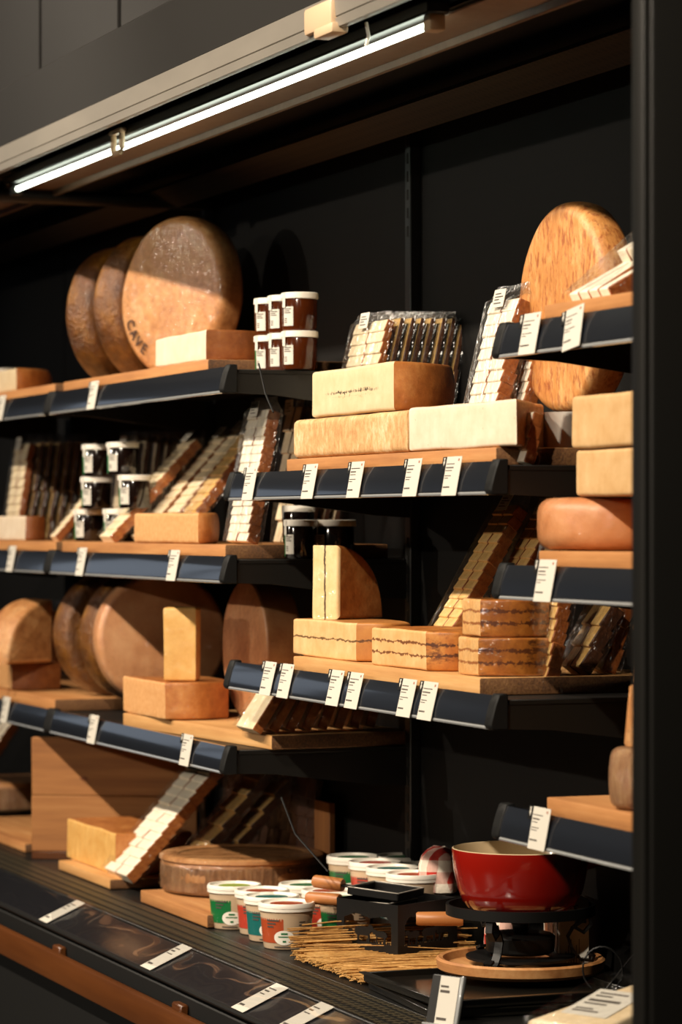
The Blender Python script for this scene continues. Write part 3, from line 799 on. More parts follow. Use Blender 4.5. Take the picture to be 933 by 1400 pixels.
tub('white lidded tub at the back left behind the red and teal tubs', X(556, .375) - .02, .345 + .03, zr + .0, gb, 'green', disc='green')
tub('white lidded tub at the back right behind the cream tub', X(584, .375) + .0, .345 + .03, zr - .004, gb, 'teal', disc='tray')

# ------------------------------------------------------------------ left top shelf
half_cheese('cut cheese with pale face on the far left top shelf', -52, 22, .05, bT, .055, 'rind_orange', 'paste_ivory', depth=.14)
jar('dark pot with pale lid behind the cut cheese, far left top shelf', X(6, .2), .2, sT + .001, None, 'honey', .045, .115, green=False)
for q, u in enumerate((168, 209)):
    wheel('dark golden wheel on the left top shelf, %s of the two beside the big one' % ('outer', 'inner')[q], u, .20, bT, .156 + .003 * q, .085, 32, 'rind_gold', bev=.018)
bw = wheel('big tan wheel standing on the left top shelf, face to the front', 243, .17, bT, .168, .07, -67.8, 'rind_tan', lean=4, bev=.016)
wrap(bw, .0010)
# word stamped along the lower left rim of the face
for q, chh in enumerate('CAVE'):
    a = R_(206 + q * 10.5); rr = .135
    M = RX(-4) @ T(0, 0, .168) @ RX(90) @ T(0, 0, .0392)
    text_mesh('stamped_letter', chh, .032, 'stamp', M @ T(rr * math.cos(a), rr * math.sin(a), 0) @ RZ(206 + q * 10.5 + 90), bw, .0012)
block_cheese('wrapped cheese wedge with white face and dark rind before the big wheel', 213, 282, .035, bT, .058, .14, 'rind_brown', 'paste_white', tip=.02)

# ------------------------------------------------------------------ left middle shelf
def P(u, y): return X(u, y)
def ordq(n, tail): return [f'{ORD[i]} {tail}' for i in range(n)]
def row(first, n, dx, dy, what, lean=None, start=0):
    """copies standing behind the first pack, each with its own label"""
    for k in range(1, n):
        r = first.rotation_euler.copy()
        if lean: r.x = R_(-lean[k % len(lean)])
        c = dup(first, (first.location.x + dx * k + random.uniform(-.004, .004), first.location.y + dy * k, first.location.z), r, '%s pack %s' % (ORD[k + start], what))
    return first
g = 'packs on the far left middle shelf'
p = pack('front pack of pale slices standing on the far left middle shelf', P(2, .10), .10, bM, .13, .02, .235, 8, 11, 2, 'paste_slice', 'slice_rind', g, film_='film')
p = pack('second pack from the front in the upright row, far left middle shelf', P(2, .10), .130, bM, .13, .012, .235, 8, 6, 2, 'paste_slice_y', 'slice_rind_shaded', g, film_='film_matt', stick=False, tilt=3)
row(p, 7, .0, .0245, 'from the front in the upright row, far left middle shelf', [8, 7.6, 7.2, 6.8, 6.4, 6, 5.6], 1)
block_cheese('brown wedge with wrapped pale face on the far left middle shelf', -30, 35, .035, bM, .057, .05, 'rind_brown', 'paste_white', tip=.015)
p = pack('narrow leaning pack of slices between the far left wedge and the jam jars', P(58, .03), .045, bM, .05, .022, .16, 40, 9, 1, 'paste_slice', 'slice_rind', None, stick=False)
g = 'dark packs behind the jam jars'
p = pack('foremost dark pack behind the jam jars on the left middle shelf', P(147, .21), .215, bM, .13, .013, .225, 5, 6, 2, 'paste_slice', 'slice_rind_shaded', g, film_='film_matt', tilt=3)
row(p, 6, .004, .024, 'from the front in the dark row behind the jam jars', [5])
half_cheese('pale half cheese on the left middle shelf before leaning packs', 184, 271, .03, bM, .0605, 'rind_orange', 'paste_tan', depth=.085)
g = 'leaning packs on the left middle shelf'
pack('long leaning pack of slices, leftmost beside the jam jars', P(128, .03), .04, bM, .085, .026, .285, 42, 13, 1, 'paste_slice', 'slice_rind', g)
pack('leaning pack of slices behind the pale half cheese, left one', P(164, .07), .092, bM, .085, .026, .29, 41, 13, 1, 'paste_slice', 'slice_rind', g)
pack('leaning pack of slices behind the pale half cheese, right one', P(164, .07) + .118, .092, bM, .09, .026, .30, 40, 13, 1, 'paste_slice', 'slice_rind', g)
pack('leaning pack with dark rind just left of the tall bright pack', P(164, .07) + .235, .092, bM, .085, .026, .28, 38, 12, 1, 'paste_slice_y', 'slice_rind', g, film_='film_matt')
p = pack('tall bright pack of white slices at the right of the left middle shelf', P(308, .07), .07, bM, .12, .03, .255, 10, 15, 2, 'paste_slice_w', 'slice_rind', None, film_='film_matt')
g = 'dark packs behind the tall bright pack'
p2 = pack('foremost dark pack behind the tall bright pack', P(366, .235), .245, bM, .09, .012, .27, 5, 6, 2, 'paste_slice', 'slice_rind_shaded', g)
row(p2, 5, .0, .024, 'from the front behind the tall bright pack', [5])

# ------------------------------------------------------------------ left lower shelf
t = thing('cheese_wedge', 'large tan quarter cheese in film on the far left lower shelf', 'cheese', (X(20, .04), .13, bL + .066), R_(-62))
cheese_parts(quarter_outline(.15), .10, .01, T(.02, .03, 0) @ RX(90), parent=t, mats=('rind_tan', 'paste_tan'))
block_cheese('tan cheese block under the quarter cheese, far left lower shelf', -34, 16, .03, bL, .064, .12, 'rind_brown', 'paste_tan')
pack('crumpled bag of slices behind the quarter cheese, far left lower shelf', P(28, .2), .22, bL, .12, .05, .17, 8, 8, 2, 'paste_slice', 'slice_rind', None, film_='film_matt')
for q, u in enumerate((158, 196)):
    ew = wheel('dark embossed wheel standing on edge, %s, left of the wrapped tan wheel' % ('far one', 'near one')[q], u, .205, bL, .144, .08, 10, 'rind_gold', bev=.014, amp=.004)
    rnd = random.Random(q + 3); Me = T(0, 0, .144) @ RX(90)
    for k_ in range(22):
        a_ = 2 * math.pi * k_ / 22
        for c_ in range(3):
            if rnd.random() < .8 and 3.2 < a_ < 6.0:
                b = B(); b.patch(lambda z: .1486, a_ + c_ * .06, a_ + c_ * .06 + .032, -.024 + rnd.choice((0, .012)), .024 - rnd.choice((0, .012, .022)), .001, 3, 3, M=Me); b.obj('embossed_mark', 'rind_gold', ew)
tw = wheel('tan wheel wrapped in glossy film, round face to the viewer, left lower shelf', 219, .195, bL, .1445, .075, -6, 'rind_wheel', bev=.012)
wrap(tw)
wheel('tall tan wheel with marked rim at the back right of the left lower shelf', 358, .24, bL, .142, .075, -90, 'rind_wheel', bev=.006, bulge=0)
block_cheese('wedge with brown rind on the left lower shelf, yellow brick on top', 169, 226, .035, bL, .075, .135, 'rind_orange', 'paste_tan', tip=.01, bow=.03)
t = thing('cheese_brick', 'upright yellow cheese brick standing on the wedge', 'cheese', (X(246, .08), .085, bL + .0765), R_(62))
cheese_parts([((x_, y_ - .03), t_) for (x_, y_), t_ in wedge_outline(.066, .06, .003)], .150, .006, parent=t, mats=('paste_gold', 'paste_gold'), amp=.002, names=('rind', 'cut_face'))
g = 'small wedge packs on the left lower board'
p = pack('small leaning wedge pack with bright face, front of its row on the lower board', P(358, .07) - .113, .055, bL, .10, .024, .088, 33, 1, 1, 'paste_slice', 'slice_rind', g, stick=False, top=.01, tilt=3)
for k_ in range(1, 8):
    dup(p, (p.location.x - .004 * k_, p.location.y + .034 * k_, p.location.z), (R_(-33 + k_ * 2.5), 0, R_(0)), '%s small wedge pack from the front on the lower board' % ORD[k_])

# ------------------------------------------------------------------ base, left part
cr = thing('wooden_divider', 'broad upright wooden panel standing in the base, knotted and half in shade', 'wooden panel', (X(42, .0), .0, DK), R_(-28))
h_ = .278
b = B(); b.box((-.03, .002, .018), (0, .386, .145), .0015, 1); b.box((-.03, .002, .1462), (0, .386, h_), .0015, 1); b.obj('panel', 'wood_y', cr)
b = B(); b.box((-.034, .004, 0), (.006, .384, .017), .001, 1); b.obj('foot_strip', 'wood_dark', cr)
b = B(); b.poly([(.006 * math.cos(a) * 1.5, .005 * math.sin(a)) for a in [k * math.pi / 6 for k in range(12)]], .0006, M=T(.0001, .125, .185) @ RZ(90) @ RX(90)); b.obj('knot', 'rind_brown', cr)
board('wooden board in the base under the block and the long leaning pack', X(80, .0), X(80, 0) + .40, DK, y0=.0, y1=.30, h=.02, mat='wood_pale')
zb_ = DK + .0215
block_cheese('yellow cheese block in the base before the wooden panel', 92, 158, .03, zb_, .088, .17, 'rind_orange', 'paste_gold', rz=0, bow=.004)
pack('long leaning pack of pale slices in the base, two bright columns', P(137, .005), .012, zb_, .165, .03, .365, 41, 16, 2, 'paste_slice_w', 'slice_rind', None, stick=False)
pack('darker leaning pack behind the long bright pack in the base', P(137, .005) + .10, .10, DK, .10, .024, .33, 41, 8, 1, 'paste_slice_y', 'slice_rind_shaded', None, film_='film_matt')
pack('second darker leaning pack, between the bright pack and the dark row', P(137, .005) + .13, .155, DK, .09, .024, .29, 41, 7, 1, 'paste_slice_y', 'slice_rind_shaded', None, film_='film_matt')
g = 'dark upright packs in the base'
p = pack('leftmost dark upright pack behind the round cheese in the base', P(300, .345), .352, DK, .105, .016, .235, 2, 6, 2, 'slice_rind_shaded', 'slice_rind_shaded', g, stick=False)  # slice fronts also darkened in colour, for the shade under the shelf
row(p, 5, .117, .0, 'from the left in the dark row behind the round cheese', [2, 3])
wp = thing('wooden_plank', 'narrow upright wooden slat at the back right of the dark packs', 'wooden panel', (X(431, .36), .358, DK))
b = B(); b.box((0, 0, 0), (.09, .012, .20), .001, 1); b.obj('board', wood('upright_beech', [(.3, '#7d4c25'), (.6, '#a46c38')], 2, .7), wp)
bd = board('small wooden board in the base under the round bark wrapped cheese', X(170, .0), X(170, 0) + .43, DK, y0=.0, y1=.30, h=.024, mat='wood', rz=0)
bd.location = (X(256, -.005) - .31, -.004, DK + .001)
bk = wheel('round flat cheese in a bark band and glossy film, in the base', 330, .188, DK + .027, .160, .072, 0, 'crust', flat=True, bev=.012)
b = B(); b.lathe([(.160, .004), (.1635, .008), (.164, .055), (.161, .058)], 110, wob=lambda a, z: .006 * noise.noise(Vector((a * 14, z * 20, 3)))); b.obj('bark_band', 'bark', bk)
b = B(); b.lathe([(.161, .062), (.1665, .066), (.166, .072), (.160, .0755), (.132, .0755), (.127, .073)], 96); b.obj('rim_fold', 'crust', bk)
wrap(bk)
# far left of the base
board('wooden board in the base at the far left under a bark wrapped cheese', X(-60, .02), X(42, .02) - .05, DK, y0=.02, y1=.36, h=.02)
lk = wheel('round bark wrapped cheese at the far left of the base', 0, .20, DK + .0215, .165, .075, 0, 'crust', flat=True, bev=.01)
b = B(); b.lathe([(.165, .004), (.169, .008), (.1695, .06), (.166, .064)], 96, wob=lambda a, z: .006 * noise.noise(Vector((a * 14, z * 20, 8)))); b.obj('bark_band', 'bark', lk)
pack('leaning pack of white slices above the bark cheese, far left base', P(-42, .17), .17, DK + .099, .10, .03, .20, 35, 8, 2, 'paste_slice_w', 'slice_rind', None)

# ------------------------------------------------------------------ centre upper shelf
half_cheese('lower half cheese with mottled pale rind, under the dark veined one', 403, 557, .022 + .008, bA, .068, 'rind_pale', 'rind_pale', depth=.14, bev=.009, bulge=.006)
MT['paste_vein'] = paste('ivory_face_with_ash_vein', [(.3, '#cfb78c'), (.7, '#dfcaa4')], lines=[(2, .038, .0042, '#2b2218', .46, .13), (2, .031, .008, '#8a7a58', .56, .10)], wob=.002)
half_cheese('upper half cheese with a dark broken vein across its ivory face', 427, 539, .036, bA + .0705, .080, 'rind_orange', 'paste_vein', depth=.165, bulge=.006)
t = block_cheese('broad white faced cheese block at the right of the centre upper shelf', 559, 706, .024 + .006, bA, .070, .12, 'rind_tan', 'paste_white', bev=.005, tip=.185, bow=.01)
g = 'packs standing behind the veined half cheese'
p = pack('front pack of pale slices standing behind the veined half cheese', P(442, .18), .18, sA + .001, .165, .018, .288, 12, 14, 2, 'paste_slice', 'slice_rind', g, film_='film_matt', top=.02)
p = pack('second pack from the front in the row behind the veined half cheese', P(442, .18), .207, sA + .001, .165, .011, .288, 12, 6, 2, 'paste_slice_y', 'slice_rind_shaded', g, film_='film_matt', top=.02, stick=False, tilt=3)
row(p, 7, .0, .0225, 'from the front in the row behind the veined half cheese', [12, 11.6, 11.2, 10.8, 10.4, 10, 9.6], 1)
g = 'tall white packs of the centre bay'
pack('tall leaning pack of white slices, left one of the tall bright pair', P(620, .10), .10, sA + .001, .115, .03, .27, 13, 14, 2, 'paste_slice_w', 'slice_rind', g, film_='film_matt', top=.03)
pack('tall leaning pack of white slices, right one of the tall bright pair', P(664, .13) - .015, .145, sA + .001, .08, .03, .27, 12, 14, 2, 'paste_slice_w', 'slice_rind', g, film_='film_matt', top=.03)
pack('small white pack standing between the white faced block and the steel stand', P(694, .06), .06, sA + .001, .06, .022, .075, 10, 4, 1, 'paste_slice_w', 'slice_rind', None, stick=False, top=.012)
st = thing('steel_stand', 'short bright steel cylinder carrying the tall pitted wheel', 'stand', (X(784, .215), .215, sA + .0005))
b = B(); b.lathe([(.0, 0), (.052, 0), (.052, .0855), (.050, .0855), (.050, .004), (0, .004)], 48); b.obj('cylinder', 'steel', st)
wheel('tall pitted orange wheel standing on edge on the steel stand', 788, .215, sA + .087, .161, .062, -90, 'rind_pit', lean=0, bev=.014, bulge=.006)

# ------------------------------------------------------------------ centre lower shelf
MT['paste_line'] = paste('ivory_face_with_thin_dark_line', [(.3, '#d4a066'), (.7, '#e4bd88')], lines=[(2, .034, .0012, '#5a4020', .30)])
MT['paste_lines2'] = paste('ivory_face_with_two_dark_lines', [(.3, '#d29a5c'), (.7, '#e4b880')], lines=[(2, .023, .0016, '#6a3a18', .36), (2, .042, .0016, '#6a3a18', .34)])
MT['rind_layer'] = paste('orange_rind_with_two_dark_lines', [(.3, '#94531f'), (.5, '#b56d2b'), (.7, '#c98a40')], lines=[(2, .023, .0026, '#4a240c', .36), (2, .042, .0024, '#4a240c', .36)], marble=('#5a2a0c', 16))
MT['rind_line'] = paste('orange_rind_with_dark_line', [(.3, '#a5652e'), (.7, '#c0823f')], lines=[(2, .034, .0016, '#5a3618', .30)])
MT['rind_marble'] = paste('glossy_marbled_orange_rind', [(.3, '#8a4a18'), (.5, '#b06a24'), (.7, '#c9853a')], lines=[(2, .020, .0032, '#5a2c10', .38), (2, .039, .0032, '#5a2c10', .38)], marble=('#4a200a', 14), wrap=1)
MT['paste_marble'] = paste('pale_layered_face_in_film', [(.3, '#d99c58'), (.7, '#eabf82')], lines=[(2, .020, .0018, '#9a5a2a', .36), (2, .039, .0018, '#9a5a2a', .36)], wrap=.7)
MT['paste_line_x'] = paste('ivory_face_with_upright_dark_line', [(.3, '#e4bd80'), (.7, '#f3d9a6')], lines=[(0, .0, .0013, '#3a2a18', .26)], wob=.0022)
block_cheese('ivory cheese with one thin dark line, left on the centre lower board', 402, 487, .045, bB, .065, .10, 'rind_line', 'paste_line', bow=.03, tip=.0, name='layered_cheese')
t = thing('quarter_wheel', 'quarter wheel standing upright on the thin lined cheese', 'cheese', (X(440, .06), .066, bB + .0665), R_(30))
t_q = t
# corner down at the front: the cut edge stands vertical, the curved rind runs to the back
Mq = Matrix(((0, 0, 1, -.0485), (1, 0, 0, 0), (0, 1, 0, 0), (0, 0, 0, 1)))
def arc_quarter(r, rz_):
    pts = [(p, 0) for p in seg((0, 0), (r, 0), 16)]
    pts += [((r * math.sin(math.pi / 2 * (1 - k / 30)), rz_ * math.cos(math.pi / 2 * (1 - k / 30))), 0) for k in range(30)]
    return pts + [(p, 1) for p in seg((0, rz_), (0, 0), 18)]
wq = .062
Mq[0][3] = -wq / 2
cheese_parts(arc_quarter(.13, .13), wq, .006, Mq, parent=t, mats=('rind_orange', 'paste_line_x'), bulge=.0)
block_cheese('cheese with two dark lines in the middle of the centre lower board', 509, 583, .032, bB, .063, .105, 'rind_layer', 'paste_lines2', bow=.03, name='layered_cheese')
g = 'marbled orange cheeses in film'
mb1 = block_cheese('glossy marbled orange cheese in film, lower of the stacked pair', 628, 655, .040, bB, .059, .125, 'rind_marble', 'paste_marble', bow=.02, tip=-.01, name='marbled_cheese', group=g)
mb2 = block_cheese('glossy marbled orange cheese in film, upper of the stacked pair', 633, 657, .046, bB + .0605, .058, .118, 'rind_marble', 'paste_marble', bow=.02, tip=-.01, name='marbled_cheese', group=g)
wrap(mb1); wrap(mb2); wrap(t_q, .001)
g = 'ridged packs of the centre lower shelf'
pack('long leaning pack of ridged yellow slices behind the marbled cheeses', P(553, .10), .105, sB + .001, .085, .028, .325, 30, 18, 2, 'paste_slice_y', 'slice_rind', g, film_='film')
pack('ridged yellow pack just behind the long leaning one', P(572, .10), .155, sB + .001, .085, .026, .315, 29, 17, 2, 'paste_slice_y', 'slice_rind', g, film_='film')
pack('upright ridged yellow pack left of the brown wheel on the right', P(698, .12), .135, sB + .001, .09, .028, .30, 10, 16, 3, 'paste_slice_y', 'slice_rind', g, film_='film_matt')
pack('film bag of long slices leaning behind the marbled cheeses on the right', P(757, .19), .20, bB, .07, .03, .11, 28, 3, 2, 'paste_slice_y', 'slice_rind_shaded', None, film_='film_matt', stick=False)
pack('film bag of long slices at the far right end of the centre lower board', P(799, .25), .25, bB, .065, .03, .11, 16, 3, 2, 'paste_slice_y', 'slice_rind', None, film_='film_matt', stick=False)

# ------------------------------------------------------------------ right bay
pack('film pack of pale slices lying against the end panel, right top shelf', P(776, .05), .05, bT, .13, .03, .20, 50, 2, 4, 'paste_slice_w', 'slice_rind', None, stick=False, film_='film_matt')
wheel('edge of a brown wheel beside the end panel, right top shelf', 975, .23, bT, .085, .05, -60, 'rind_orange', lean=3)
wheel('smooth brown wheel lying on the right middle board, two yellow ones above', 838, .135, bM, .108, .076, 0, 'rind_sheen', flat=True, bev=.02, bulge=.003)
half_cheese('yellow half cheese stacked on the smooth brown wheel', 789, 906, .055, bM + .0775, .068, 'rind_orange', 'paste_yellow', depth=.15)
half_cheese('topmost yellow half cheese of the stack on the right', 783, 906, .05, bM + .1465, .076, 'rind_orange', 'paste_yellow', depth=.15)
wheel('dark bark coloured drum cheese on the right lower board', 880, .075, bL, .044, .085, 0, 'bark', flat=True, bev=.012, name='drum_cheese')
t = thing('cheese_log', 'tapering cheese log standing on the dark drum cheese', 'cheese', (X(880, .075), .075, bL + .0865), 0)
b = B(); b.lathe([(0, 0), (.024, 0), (.026, .004), (.0195, .082), (.016, .085), (0, .085)], 32, amp=.0015); b.obj('log_body', 'rind_tan', t)
t = thing('cheese_stick', 'thin upright cheese stick topping the tapering log', 'cheese', (X(876, .075), .075, bL + .173), 0)
b = B(); b.lathe([(0, 0), (.010, 0), (.011, .004), (.009, .07), (.012, .078), (.011, .082), (0, .082)], 24, amp=.001); b.obj('stick_body', 'rind_tan', t)

# ------------------------------------------------------------------ base, right part
# straw
b = B(); rnd = random.Random(3)
for k in range(1300):
    f = rnd.random(); xx = X(430, .05) + f * (X(712, .2) - .20 - X(430, .05)) - .02
    y0 = .004 + rnd.random() * .05; ln = rnd.uniform(.12, .32)
    hmax = .006 + .05 * max(0, 1 - abs(f - .0) / .10) + .006 * rnd.random()
    zz = DK + .002 + rnd.random() * hmax
    a = rnd.gauss(0, .10) + (.6 if rnd.random() < .05 else 0)
    y1 = min(.365, y0 + ln)
    b.tube([(xx, y0, zz), (xx + a * ln * .5, (y0 + y1) / 2, zz + rnd.uniform(0, .003)), (xx + a * ln, y1, zz + rnd.uniform(-.001, .002))], rnd.uniform(.0007, .0017), 4)
o = b.obj('straw', 'straw'); tag(o, 'layer of dry straw spread on the base under the burner', 'straw', kind='stuff')

# raclette burner: black sheet box on its corner, cut-out meadow with cows, pans with wooden handles
rx, ry = X(545, .165), .165
rc = thing('raclette_burner', 'black sheet metal raclette burner with cut out cows, wooden handled pans', 'burner', (rx, ry, DK + .004), R_(-20.8))
def cow(x, z, s, flip=1):
    pts = [(-.5, .35), (-.42, .55), (-.2, .6), (.25, .58), (.38, .68), (.55, .62), (.62, .45), (.52, .42), (.42, .42), (.36, .3), (.34, 0), (.26, 0), (.24, .26), (-.22, .26), (-.26, 0), (-.34, 0), (-.36, .25), (-.46, .3)]
    pts = [(x + flip * px * s, z + pz * s) for px, pz in pts]
    return pts if flip > 0 else pts[::-1]
def cut_panel(w, h, holes):
    """sheet with windows: grid of cells, those inside a window and outside a silhouette are open"""
    N, Mz = 74, 60; bm = bmesh.new(); vs = {}
    def inside(p, poly):
        c = False; j = len(poly) - 1
        for i in range(len(poly)):
            if (poly[i][1] > p[1]) != (poly[j][1] > p[1]) and p[0] < (poly[j][0] - poly[i][0]) * (p[1] - poly[i][1]) / (poly[j][1] - poly[i][1]) + poly[i][0]: c = not c
            j = i
        return c
    win, sil = holes
    for i in range(N):
        for j in range(Mz):
            p = ((i + .5) / N * w, (j + .5) / Mz * h)
            if any(inside(p, q) for q in win) and not any(inside(p, q) for q in sil): continue
            q = []
            for di, dj in ((0, 0), (1, 0), (1, 1), (0, 1)):
                kk = (i + di, j + dj)
                if kk not in vs: vs[kk] = bm.verts.new((kk[0] / N * w, 0, kk[1] / Mz * h))
                q.append(vs[kk])
            bm.faces.new(q)
    r = bmesh.ops.extrude_face_region(bm, geom=list(bm.faces))
    for v in r['geom']:
        if isinstance(v, bmesh.types.BMVert): v.co.y += .0012
    bmesh.ops.recalc_face_normals(bm, faces=bm.faces)
    return bm
W_, H_ = .160, .096
def meadow(w, seed, cows):
    rnd = random.Random(seed); top = .070
    win = [[(.018, .020), (w - .02, .020), (w - .02, .064), (w - .05, .074), (w * .45, .067), (.03, .074), (.018, .06)]]
    sil = []
    for x, z, s, f in cows: sil.append(cow(x, z, s, f))
    x = .012
    while x < w - .012:
        hh = rnd.uniform(.006, .013); sil.append([(x - .0025, .018), (x + .0025, .018), (x + rnd.uniform(-.003, .003), .020 + hh)]); x += rnd.uniform(.003, .006)
    sil.append([(.01, .018), (w - .01, .018), (w - .01, .0235), (.01, .0235)])
    return win, sil
def panel(nm, M, holes):
    b = B(); b.bm.free(); b.bm = cut_panel(W_, H_, holes); bmesh.ops.transform(b.bm, matrix=M, verts=b.bm.verts); return b.obj(nm, 'iron', rc)
hl = meadow(W_, 1, [(.045, .026, .034, 1), (.09, .024, .046, -1), (.132, .026, .03, 1)])
hr = meadow(W_, 2, [(.040, .026, .036, -1), (.085, .025, .042, 1), (.125, .025, .044, 1)])
# corner towards the viewer = local origin; one side runs back-left, the other back-right
# directions in plan, measured from +x of the burner: the view runs along -x here
panel('side_panel', RZ(-138) , hl)
panel('side_panel', RZ(138), hr)
b = B()
d1 = Vector((math.cos(R_(-138)), math.sin(R_(-138)))); d2 = Vector((math.cos(R_(138)), math.sin(R_(138))))
pA, pB, pC = d1 * W_, (d1 + d2) * W_, d2 * W_
for a_, c_ in ((pA, pB), (pB, pC)):
    v = (c_ - a_); L_ = v.length; M = T(a_.x, a_.y, 0) @ RZ(math.degrees(math.atan2(v.y, v.x)))
    b.box((0, -.0006, .0), (L_, .0006, .02), M=M); b.box((0, -.0006, .076), (L_, .0006, H_), M=M)
    b.box((0, -.001, 0), (.012, .001, H_), M=M); b.box((L_ - .012, -.001, 0), (L_, .001, H_), M=M)
b.obj('rear_frame', 'iron', rc)
b = B(); b.poly([(q.x * .97, q.y * .97) for q in (Vector((-.004, 0)), pC, pB, pA)], .002, M=T(0, 0, .072)); b.obj('pan_grid', 'iron', rc)
def pan(x, y, z, deg, s=.10, hl_=.075, hr_=.0115, tilt=0):
    M = T(x, y, z) @ RZ(deg) @ RX(0) @ RY(tilt)
    b = B(); o_ = [(-s / 2, -s / 2), (s / 2, -s / 2), (s / 2, s / 2), (-s / 2, s / 2)]
    b.box((-s / 2, -s / 2, 0), (s / 2, s / 2, .002), M=M)
    for q in range(4):
        Mq_ = M @ RZ(90 * q); b.box((-s / 2 - .004, -s / 2 - .004, .001), (s / 2 + .004, -s / 2 + .0005, .014), .001, 1, M=Mq_)
    b.box((s / 2, -.007, .005), (s / 2 + .045, .007, .009), .001, 1, M=M)
    p_ = b.obj('pan', 'iron', rc)
    b = B(); b.lathe([(0, 0), (hr_ * .9, .0), (hr_, .003), (hr_ * 1.0, hl_ * .5), (hr_ * .96, hl_ - .003), (hr_ * .8, hl_), (0, hl_)], 28, M=M @ T(s / 2 + .04, 0, .0075) @ RY(90)); b.obj('handle', 'handle', p_)
    b = B()
    for q in range(4):
        Mq_ = M @ RZ(90 * q); b.box((-s / 2 - .0045, -s / 2 - .0045, .0135), (s / 2 + .0045, -s / 2 - .001, .0155), .0006, 1, M=Mq_)
    b.obj('steel_rim', 'steel', p_)
    return p_
cen = (pB) / 2
pan(cen.x - .03, cen.y - .02, .096, -118, .095, .06, .012, tilt=-4)
pan(cen.x - .025, cen.y - .03, .075, -122, .09, .07, .0115)
pan(cen.x + .125, cen.y + .178, .066, -91, .05, .082, .0125)

# checked cloth bundles
def cloth_bundle(label, x, y, z, sx, sy, h):
    t = thing('gingham_bag', label, 'cloth bag', (x, y, z), R_(-30), 'red checked cloth bags')
    b = B(); prof = [(0, 0), (.8, .0), (.98, .05), (1.0, .3), (.97, .6), (.86, .82), (.60, .96), (.3, 1.0), (0, .985)]
    b.lathe([(p_, q_) for p_, q_ in prof], 44, wob=lambda a, zz: .07 * noise.noise(Vector((math.cos(a) * 2.2, math.sin(a) * 2.2, zz * 2))))
    for v in b.bm.verts:
        a = math.atan2(v.co.y, v.co.x); k_ = 1 / max(abs(math.cos(a)), abs(math.sin(a))) ** .55
        v.co = Vector((v.co.x * sx * k_, v.co.y * sy * k_, v.co.z * h)) + noise.noise_vector(v.co * 3.5) * .004 * min(1, v.co.z * 4)
        v.co.z = max(0, v.co.z)
    b.obj('cloth', 'gingham', t); return t
b0 = thing('carton', 'plain dark carton carrying the checked cloth bag behind the burner', 'box', (X(600, .33), .33, DK))
b = B(); b.box((-.07, -.04, 0), (.06, .05, .090), .003, 1); b.obj('carton_body', 'tray', b0)
cloth_bundle('red and white checked cloth bag left of the red pot', X(600, .33), .33, DK + .0915, .042, .036, .083)
cloth_bundle('red and white checked cloth bag half hidden behind the pot stand', X(688, .345), .345, DK + .012, .07, .03, .085)

# black trays, plate, pot stand, pot
for q in range(2):
    t = thing('black_tray', 'shallow black plastic tray under the round wooden plate, %s of two' % ('lower', 'upper')[q], 'tray', (X(712, .2) , .20, DK + q * .0165), R_(-4 + q * 5), 'black trays under the wooden plate')
    b = B(); b.box((-.17, -.205, 0), (.16, .12, .004), .002, 1)
    for lo, hi in (((-.17, -.205, 0), (-.166, .12, .014)), ((.156, -.205, 0), (.16, .12, .014)), ((-.17, -.205, 0), (.16, -.201, .014)), ((-.17, .116, 0), (.16, .12, .014))): b.box(lo, hi, .0012, 1)
    b.obj('tray_body', 'tray', t)
    b = B(); b.box((-.176, -.211, .012), (.166, -.199, .0145), .0006, 1); b.box((.154, -.211, .012), (.166, .126, .0145), .0006, 1); b.obj('tray_rim', 'tray', t)
pz = DK + .0325
py, pu = .235, 712
px_ = X(pu, py)
t = thing('wooden_plate', 'round wooden plate with raised rim under the black pot stand', 'plate', (px_, py, pz))
b = B(); b.lathe([(0, 0), (.128, 0), (.137, .006), (.139, .02), (.135, .0235), (.128, .022), (.122, .011), (.0, .010)], 72); b.obj('plate_body', 'wood', t)
sp = thing('pot_stand', 'black iron fondue stand with scrolled legs and a burner', 'stand', (px_, py, pz + .0115))
H2 = .085
b = B(); b.lathe([(.118, H2 - .003), (.123, H2 - .003), (.123, H2 + .014), (.118, H2 + .014), (.118, H2 - .003)], 64)
b.obj('support_ring', 'iron', sp)
b = B()
for q in range(3): b.box((-.118, -.006, H2 - .003), (.118, .006, H2 + .001), M=RZ(60 * q + 10))
b.obj('cross_bar', 'iron', sp)
for q in range(3):
    a = R_(-50 + 120 * q); dirv = Vector((math.cos(a), math.sin(a), 0))
    b = B(); rad = [(.112, H2 + .0), (.116, H2 - .02), (.104, H2 - .034), (.09, H2 - .026), (.094, H2 - .014), (.106, H2 - .016)]
    leg = [(.118, H2 + .004), (.105, H2 - .012), (.086, H2 - .026), (.078, .045), (.084, .026), (.094, .012), (.10, .0065)]
    side = Vector((-dirv.y, dirv.x, 0))
    def strip(path, wd=.014, th=.0022):
        for (r0, z0), (r1, z1) in zip(path, path[1:]):
            p0 = dirv * r0 + Vector((0, 0, z0)); p1 = dirv * r1 + Vector((0, 0, z1)); v = (p1 - p0); L_ = v.length + .002
            ex = v.normalized(); ey = side; ez = ex.cross(ey)
            M = Matrix(((ex.x, ey.x, ez.x, p0.x), (ex.y, ey.y, ez.y, p0.y), (ex.z, ey.z, ez.z, p0.z), (0, 0, 0, 1)))
            b.box((-.001, -wd / 2, -th), (L_, wd / 2, th), M=M)
    strip(leg); strip([(.10, .0065), (.118, .005), (.121, .013), (.112, .016)]); strip(rad, .012)
    b.obj('leg', 'iron', sp)
b = B(); b.lathe([(0, .018), (.05, .018), (.056, .022), (.058, .045), (.052, .050), (.03, .052), (0, .052)], 44); bb = b.obj('burner', 'iron', sp)
b = B(); b.lathe([(.05, .010), (.09, .010), (.09, .014), (.05, .014), (.05, .010)], 44); b.obj('burner_tray', 'iron', sp)
